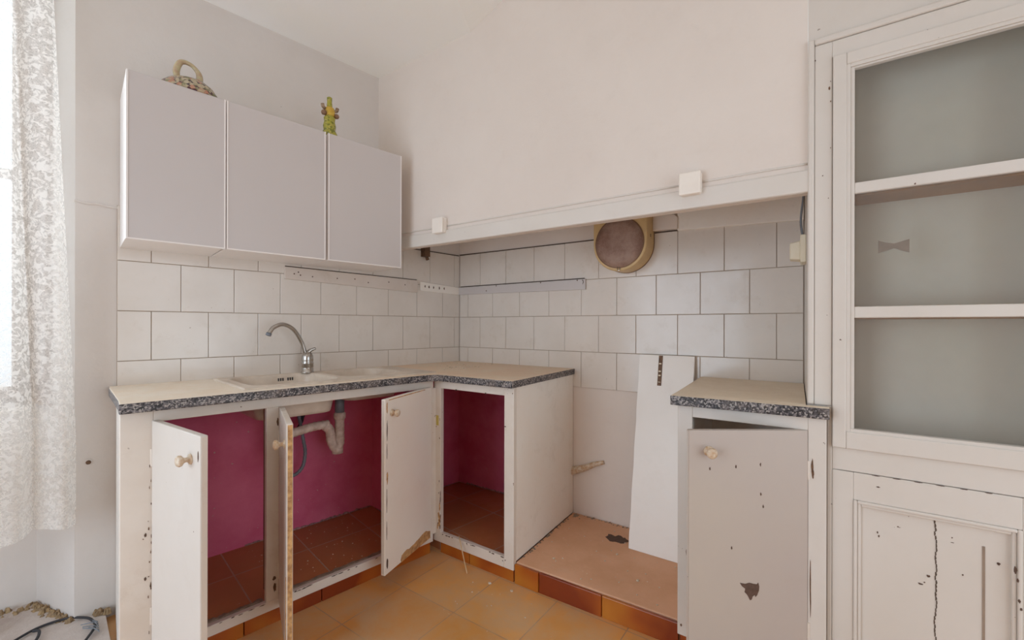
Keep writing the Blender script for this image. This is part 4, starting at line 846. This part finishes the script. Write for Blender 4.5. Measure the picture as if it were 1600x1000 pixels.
# ------------------------------------------------------------------ more wear: flaking edges, dirt lines
def wear(parent, fr, spots, seed, mt, nm='paint_chip'):
    for i, (a, b, c, d) in enumerate(spots):
        bm = B(); flake(bm, blob(a, b, c, d, seed+i, 12, 0.6), fr); link(nm, bm, mt, parent)
r = random.Random(77)
onS = lambda p: S((p[0], NF+p[2]*1.2, p[1])); onX = lambda p: Vector((p[0], YF-p[2]*1.2, p[1]))
wear(cu, onS, [(r.uniform(0.46, 0.85), 0.1005-r.random()*0.002, r.uniform(.004, .014), r.uniform(.002, .004)) for _ in range(13)], 300, M['dark'])
wear(cu, onS, [(0.4555-r.random()*0.003, r.uniform(0.12, 0.30), .0025, r.uniform(.004, .02)) for _ in range(9)], 320, M['rust'])
wear(cu, onS, [(0.447, 0.155, 0.008, 0.03), (0.441, 0.19, 0.006, 0.02)], 340, M['bare'], 'bared_wood')
wear(su, onX, [(r.uniform(-1.26, -0.88), 0.090-r.random()*0.003, r.uniform(.004, .016), r.uniform(.0015, .003)) for _ in range(14)], 350, M['dark'])
wear(su, onX, [(r.uniform(-1.69, -1.36), 0.0905-r.random()*0.002, r.uniform(.004, .014), r.uniform(.0015, .0025)) for _ in range(6)], 370, M['dark'])
wear(su, onX, [(-1.697-r.random()*0.008, r.triangular(0.12, 0.75, 0.15), r.uniform(.001, .0025), r.uniform(.002, .010)) for _ in range(16)], 380, M['rust'])
def dirt_strip(name, parent, fr, u0, u1, v, z, wd, seed):
    bm = B(); r = random.Random(seed); n_ = 40; pr_ = None
    for k in range(n_+1):
        u = u0+(u1-u0)*k/n_; e = wd*(0.55+0.45*r.random())
        cur = [bm.verts.new(fr(q_)) for q_ in ((u, v, z), (u, v+e, z), (u, v+e*0.5, z+0.004+0.003*r.random()), (u, v, z+0.005))]
        if pr_:
            for i in range(4): bm.faces.new([pr_[i], pr_[(i+1) % 4], cur[(i+1) % 4], cur[i]])
        else: bm.faces.new(cur[::-1])
        pr_ = cur
    bm.faces.new(pr_); link(name, bm, M['soil2'], parent, label='dark dirt caught behind the sill')
M['soil2'] = plain('grey_brown_dirt', (0.20, 0.145, 0.105), 0.95, 0, (0.36, 0.28, 0.21), 45, 0.6)
dirt_strip('dirt_line', su, W, -1.31, -0.67, YF+FT+0.002, 0.0890, 0.034, 5)
dirt_strip('dirt_line', su, W, -1.69, -1.36, YF+FT+0.002, 0.0890, 0.034, 6)
FS = lambda p: S((p[0], NF-FT-p[1]+0.0, p[2]))
dirt_strip('dirt_line', cu, FS, 0.46, 0.86, 0.003, 0.0885, 0.012, 7)
# crumbly dirt where the platform meets the walls
bm = B(); r = random.Random(91)
for k in range(150):
    t = r.random()
    if t < 0.5: s_, n_ = 0.885+0.66*r.random(), 0.0095+abs(r.gauss(0, 0.008))
    elif t < 0.9: n_ = 0.6*r.random(); s_ = 0.872+0.062*n_+abs(r.gauss(0, 0.006))
    else: s_, n_ = 0.892+abs(r.gauss(0, 0.02)), 0.025+abs(r.gauss(0, 0.02))
    sz = r.uniform(0.002, 0.008); base = S((s_, n_, 0.0895))
    ring = [base+Vector((math.cos(q_*2*PI/6)*sz*r.uniform(.6, 1), math.sin(q_*2*PI/6)*sz*r.uniform(.6, 1), 0)) for q_ in range(6)]
    hexa(bm, ring, [p+(base-p)*0.5+Vector((0, 0, sz*r.uniform(.3, .8))) for p in ring])
top('edge_dirt', bm, M['soil2'], 'brown crumbly dirt along the back and side edges of the stove platform', 'dirt', kind='stuff')

# broken plaster at the foot of the maroon walls
for fr_, u0, u1, lab, par, sd in ((lambda p: Vector((p[0], -0.031-p[2], p[1])), -1.30, -0.67, 'broken pale plaster along the foot of the maroon wall', su, 3), (lambda p: S((p[0], 0.0125+p[2], p[1])), 0.08, 0.42, 'broken plaster edge at the foot of the maroon wall', cu, 8)):
    r = random.Random(sd); zb_ = 0.121 if par is su else 0.089
    n_ = 46; a_ = [(u0+(u1-u0)*k/n_, zb_) for k in range(n_+1)]; b_ = [(u, zb_+0.004+0.010*r.random()**2) for u, z in a_]
    bm = B(); flake(bm, a_+b_[::-1], fr_, 0.002); link('broken_plaster', bm, plain('broken_plaster', (0.50, 0.30, 0.31), 0.9, 0, (0.18, 0.10, 0.09), 60), par, label=lab)
